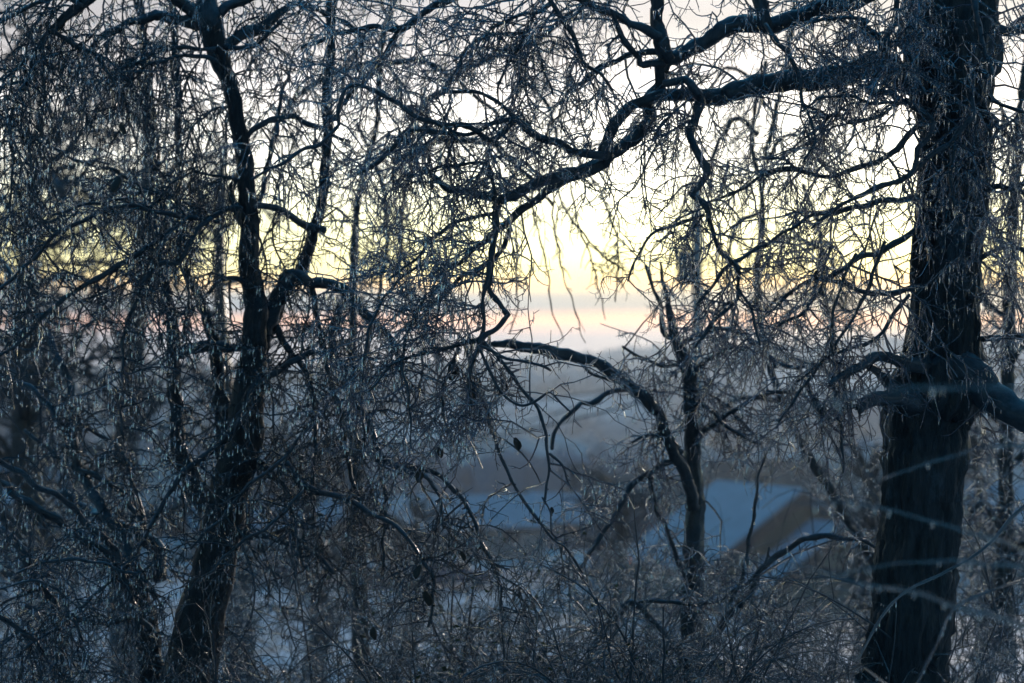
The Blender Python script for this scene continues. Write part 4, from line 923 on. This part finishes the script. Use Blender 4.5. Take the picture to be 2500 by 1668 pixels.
# tall dense pale tree far behind the upper left corner (strongly blurred)
def far_tree(x, d, top, spread, nlimb, label, dens, group):
    X_, Y_, b_ = place(x, d)
    root = empty("tree", (X_, Y_, b_), label, "tree", group)
    org = np.array(root.location)
    zt = unproj(x, top, d)[2]; Hh = zt - b_
    n = 30; s = np.linspace(0, 1, n)
    c = np.stack([X_ + .15 * np.sin(s * 5 + x), np.full(n, Y_), b_ + Hh * .9 * s, .22 * (1 - s) ** .8 + .02], -1)
    V, q = limb_mesh(c, 12, rough=.01); npmesh("trunk", V, q, M_BACK, root, org)
    P1, R1 = grow(c[None, :, :3], c[None, :, 3], nlimb, (spread * .5, spread), .05, 12, .9, (.02, .12), .12, tmin=.2, tmax=.98)
    V, q = tubes(P1, R1, 5)
    half = len(P1) // 2
    V, q = tubes(P1, R1, 5)
    npmesh("branches", V, q, M_BACK, root, org)['kind'] = 'stuff'
    P2, R2 = grow(P1, R1, int(nlimb * dens), (spread * .12, spread * .38), .014, 7, .5, (.15, .3), .2)
    P3, R3 = grow(P2, R2, int(nlimb * dens * 9), (spread * .04, spread * .12), .008, 3, .5, (.15, .1), .25)
    V, F = join([tubes(P2, R2, 3), tubes(P3, R3, 3)])
    npmesh("twigs", V, F, M_BACK, root, org)['kind'] = 'stuff'
far_tree(90, 24, -60, 2.4, 60, "tall dense blurred tree filling the upper left corner", 14, 'tall trees behind the left side')
far_tree(330, 27, 40, 2.2, 46, "tall blurred tree right of the corner one, behind the slim stems", 11, 'tall trees behind the left side')
far_tree(560, 30, 180, 2.0, 36, "smaller blurred tree behind the left tree's main trunk", 8, 'tall trees behind the left side')
for i, (x, d, top, lab) in enumerate([(760, 36, 1010, "low bare tree behind the hanging strands left of centre"), (120, 34, 900, "round bare tree behind the lower left limbs"),
                                      (1500, 44, 1120, "small bare tree before the blue house"), (2120, 38, 1010, "bare tree just left of the thick right trunk, near the houses"),
                                      (2400, 40, 960, "bare tree behind the right edge, near the houses"), (1010, 55, 1180, "small bare tree beside the parked cars")]):
    far_tree(x, d, top, 2.2, 34, lab, 9, 'bare trees by the valley houses')

# ------------------------------------------------------------------ understory shrubs
def shrub(x, d, h, nst, label, seedm=M_SHRUB, spread=.9, leaves=0, dens=1.0, group='iced shrubs along the foot of the slope'):
    X_ = (x - 1250) * K * d; b_ = float(gz(X_, d))
    root = empty("shrub", (X_, d, b_), label, "shrub", group)
    org = np.array(root.location)
    segs = 16
    az = RNG.uniform(0, 2 * math.pi, nst)
    lean = RNG.uniform(.15, 1.0, nst)
    D = nrm(np.stack([np.cos(az) * lean, np.sin(az) * lean * .7, np.full(nst, 1.3)], -1))
    P = np.empty((nst, segs + 1, 3)); P[:, 0] = np.stack([X_ + RNG.normal(0, .12, nst), d + RNG.normal(0, .12, nst), np.full(nst, b_ - .05)], -1)
    ln = RNG.uniform(.75, 1.35, nst) * h
    gr = RNG.uniform(.02, .26, nst)[:, None]
    for s in range(segs):
        D = nrm(D + np.array([0, 0, -1.]) * gr * (s / segs) * 1.4 + RNG.normal(size=(nst, 3)) * .07)
        P[:, s + 1] = P[:, s] + D * (ln / segs)[:, None]
    Rr = (RNG.uniform(.006, .012, nst))[:, None] * np.linspace(1, .25, segs + 1)[None]
    for i in range(nst):
        V, q = tubes(P[i:i + 1], Rr[i:i + 1], 6)
        npmesh("stem", V, q, M_LIMB, root, org)
    L = np.linalg.norm(np.diff(P, axis=1), axis=2).sum()
    P1, R1 = grow(P, Rr, int(L * 10 * dens), (.2, .75), .0052, 7, .7, (-.05, .28), .13, tmin=.2, keep=GSH)
    L1_ = np.linalg.norm(np.diff(P1, axis=1), axis=2).sum()
    P2, R2 = grow(P1, R1, int(L1_ * 11), (.06, .26), .0036, 4, .7, (-.1, .2), .2, keep=GSH)
    P3, R3 = grow(P2, R2, int(len(P2) * 1.2), (.02, .08), .0028, 1, .7, (0, 0), .3)
    V, F = join([tubes(P1, R1, 3), tubes(P2, R2, 3), tubes(P3, R3, 3)])
    npmesh("twigs", V, F, seedm, root, org)['kind'] = 'stuff'
    I = [hang(P2, R2, int(len(P2) * 1.3), .005, .022, .0040, .9), hang(P1, R1, int(len(P1) * 3), .006, .03, .0038)]
    V, F = icicle_mesh(np.concatenate([i[0] for i in I]), np.concatenate([i[1] for i in I]), np.concatenate([i[2] for i in I]))
    npmesh("ice_drops", V, F, M_ICE, root, org)['kind'] = 'stuff'
    if leaves:
        i = RNG.integers(0, len(P2), leaves); pos = P2[i, RNG.integers(1, 5, leaves)]
        a = nrm(RNG.normal(size=(leaves, 3))); b2 = nrm(np.cross(a, RNG.normal(size=(leaves, 3))))
        w = RNG.uniform(.006, .013, leaves)[:, None]
        c2 = np.cross(a, b2)
        V = np.stack([pos, pos + a * w * 1.2 + b2 * w + c2 * w * .3, pos + a * w * 3, pos + a * w * 1.2 - b2 * w + c2 * w * .3], 1).reshape(-1, 3)
        npmesh("leaves", V, np.arange(len(V)).reshape(-1, 4), M_GLEAF, root, org)['kind'] = 'stuff'
    return root
GSH = ell([(1400, 1000, 200, 200, 0.1), (1250, 1190, 150, 60, .2), (1830, 1240, 170, 90, .06), (2000, 1390, 110, 80, .25), (1150, 1420, 120, 45, .45), (700, 1560, 100, 60, .6), (1350, 1250, 900, 60, .5), (2230, 1400, 90, 400, .45)])
def ytop(y, d, x=1250):   # height above local ground for a top at picture row y
    X_ = (x - 1250) * K * d
    return unproj(x, y, d)[2] - float(gz(X_, d))
SH = [
 (1560, 9.6, 1330, 14, 1.1, 0, "dense fine-twigged shrub at the bottom, right of centre, in sharp focus"),
 (1800, 10.2, 1420, 12, 1.1, 0, "sharp shrub at the bottom just left of the thick trunk"),
 (1320, 12.5, 1290, 14, 1.0, 500, "arching shrub with a few olive leaves in the lower centre"),
 (1100, 12.0, 1330, 14, 1.0, 500, "leafy-tipped shrub below the blue parked car"),
 (1450, 14.0, 1200, 14, 1.0, 200, "tall pale-dotted shrub left of the mid trunk"),
 (1250, 10.2, 1460, 12, 1.0, 300, "low tangled shrub at the bottom centre with arching canes"),
 (980, 10.4, 1420, 13, 1.1, 0, "shrub of pale curved twigs left of the bottom centre"),
 (800, 11.4, 1300, 13, 1.0, 0, "shrub between the left trunk and the bottom centre"),
 (650, 10.4, 1480, 11, 1.0, 0, "low shrub right of the left trunk's foot"),
 (1680, 10.0, 1400, 13, 1.0, 0, "sharp shrub at the foot of the slim mid trunk"),
 (1420, 10.4, 1440, 12, 1.0, 100, "sharp low shrub between the bottom centre and the mid trunk"),
 (1900, 11.4, 1400, 13, 1.0, 0, "shrub under the long curved branch left of the thick trunk"),
 (1980, 12.4, 1340, 13, 1.0, 0, "blurred shrub in front of the olive-grey house wall"),
 (2050, 9.8, 1480, 10, 1.0, 0, "low shrub hugging the left foot of the thick trunk"),
 (2420, 10.5, 1120, 14, 1.1, 0, "tall shrub filling the lower right corner"),
 (2480, 12.5, 1020, 14, 1.1, 0, "taller shrub behind the lower right corner"),
 (2380, 15.0, 1180, 14, 1.0, 0, "blurred shrub right of the thick trunk"),
 (1700, 15.0, 1300, 14, 1.0, 0, "blurred shrub behind the mid trunk's foot"),
 (1150, 16.0, 1260, 14, 1.0, 200, "blurred shrub in the centre before the snow patch"),
 (850, 16.0, 1230, 14, 1.0, 0, "blurred shrub behind the hanging strands left of centre"),
 (300, 10.4, 1440, 13, 1.1, 0, "dark shrub left of the left trunk's foot"),
 (60, 10.6, 1380, 13, 1.1, 0, "dark shrub in the bottom left corner"),
 (180, 13.5, 1150, 14, 1.0, 0, "blurred shrub behind the leaning limbs at the left"),
 (450, 14.5, 1180, 13, 1.0, 0, "blurred shrub behind the left trunk"),
 (20, 15.0, 1020, 13, 1.0, 0, "tall blurred shrub at the left edge"),
 (2100, 15.5, 1120, 13, 1.0, 0, "tall blurred shrub between the houses and the thick trunk"),
 (1560, 18.0, 1260, 14, 1.0, 0, "soft shrub before the blue house"),
]
for (x, d, yt, nst, dn, lv, lab) in SH:
    shrub(x, d, ytop(yt, d, x) * .95, nst, lab, leaves=lv, dens=dn)

# ------------------------------------------------------------------ foreground canes, close to the camera and out of focus
fx, fd = 2900, 5.0
fb = ((fx - 1250) * K * fd, fd, float(gz((fx - 1250) * K * fd, fd)))
fg = empty("shrub", fb, "out-of-focus iced canes reaching in from the right edge", "shrub")
FG = [([(1960,996,3),(2060,971,4),(2136,952,5),(2251,944,6),(2366,948,6),(2500,958,6),(2700,1050,8),(2880,1400,10),(2900,1900,12)],4.6),
      ([(2155,1171,3),(2213,1152,3.5),(2309,1118,4),(2404,1095,4.5),(2500,1088,5),(2700,1150,8),(2880,1450,10),(2900,1900,12)],6.0),
      ([(1945,1229,2.5),(2060,1225,3),(2175,1248,4),(2289,1275,5),(2366,1298,5),(2500,1350,6),(2750,1550,9),(2890,1900,12)],5.6),
      ([(2030,1408,2.5),(2086,1397,3),(2175,1378,4),(2289,1374,5),(2404,1378,6),(2600,1440,8),(2850,1900,12)],5.6),
      ([(1776,1359,2.5),(1906,1374,3),(2021,1401,4),(2136,1428,5),(2232,1447,6),(2328,1482,6),(2550,1560,8),(2820,1900,12)],5.2),
      ([(2098,1604,4),(2155,1501,5),(2213,1443,5),(2309,1394,5),(2404,1336,6),(2500,1240,7),(2650,1150,8)],8.6),
      ([(2240,1668,4),(2290,1560,4),(2330,1490,4),(2420,1440,5),(2550,1400,6)],7.2),
      ([(2110,1630,3),(2180,1680,4),(2300,1760,6)],7.5)]
for spec, d in FG:
    c = limb_curve([(a_, b_, w_ * .7) for a_, b_, w_ in spec], d, d + .3, .002)
    V, q = limb_mesh(c, 8); npmesh("cane", V, q, M_SHRUB, fg, np.array(fb))
    Pc = c[None, :, :3]
    n = random.randint(8, 15)
    i = RNG.integers(2, max(3, int(len(c) * .6)), n)
    ln = RNG.uniform(.004, .034, n) * RNG.uniform(.5, 1.1, n)
    V, q = icicle_mesh(c[i, :3] - np.array([0, 0, 1]) * c[i, 3:4] * .6, ln, RNG.uniform(.0022, .0044, n))
    npmesh("ice_drops", V, q, M_ICE, fg, np.array(fb))['kind'] = 'stuff'

# ------------------------------------------------------------------ dead leaves hanging in the branches
def leaf(px, py, d, size, root_label, cat="leaf"):
    x, y, z = unproj(px, py, d)
    n = 7; s = np.linspace(0, 1, n)
    w = np.sin(np.pi * (s * .92 + .04)) ** .8 * size * .28
    cu = .35 * size * np.sin(s * 2.6 + px)
    V = []
    for j in range(n):
        for q in (-1, -.4, .4, 1):
            V.append((x + q * w[j] + cu[j] * .4 + random.uniform(-1, 1) * size * .03, y + (.25 * abs(q) * w[j] * 2) + cu[j] * .6 + random.uniform(-1, 1) * size * .03, z - s[j] * size))
    V = np.array(V); F = np.array([(j * 4 + i, j * 4 + i + 1, j * 4 + i + 5, j * 4 + i + 4) for j in range(n - 1) for i in range(3)])
    o = npmesh("dead_leaf", V - np.array([x, y, z]), F, M_LEAF)
    md = o.modifiers.new("thickness", 'SOLIDIFY'); md.thickness = .0012
    o.location = (x, y, z)
    tag(o, root_label, cat, "dead leaves frozen in the branches")
for (px, py, sz, lab) in [(1262,1068,.06,"largest dark curled leaf hanging in the centre gap above the roofs"), (1078,1085,.06,"dark leaf in the twigs left of the centre gap"), (1018,1140,.07,"shrivelled leaf on the strand left of the snow roof"),
                          (1345,1238,.035,"small leaf at the end of the long hanging twig"), (1042,1440,.075,"dark leaf low down, left of the blue car"), (1130,1345,.045,"leaf hanging on the arching cane over the blue car"),
                          (1020,1380,.06,"leaf beside the dark red car in the view"), (915,1530,.06,"leaf in the pale bottom shrub left of centre"), (800,355,.05,"leaf in the upper twigs right of the left trunk"),
                          (285,430,.075,"clumped leaf in the icicle-hung strands on the left"), (300,300,.05,"leaf high in the left strands"), (1995,660,.04,"leaf in the spray left of the thick trunk"),
                          (1100,880,.09,"long dark leaf in the dense hanging cluster"), (1165,930,.085,"dark leaf under the fork of the hanging cluster"), (2220,285,.03,"tiny leaf in the sky gap left of the thick trunk")]:
    leaf(px, py, 9.5, sz, lab)

# ------------------------------------------------------------------ air: thin haze filling the valley
V, F = box_arr(-2600, 2600, -80, 1750, -66, 14)
m = bpy.data.materials.new("valley_haze"); m.use_nodes = True
t = m.node_tree; t.nodes.clear()
out = t.nodes.new('ShaderNodeOutputMaterial'); pv = t.nodes.new('ShaderNodeVolumePrincipled')
pv.inputs['Color'].default_value = (.80, .90, 1.0, 1); pv.inputs['Density'].default_value = .0005; pv.inputs['Anisotropy'].default_value = .6
t.links.new(pv.outputs[0], out.inputs['Volume'])
hz = npmesh("haze", V, F, m, smooth=False)
tag(hz, "thin blue valley haze", kind='stuff')
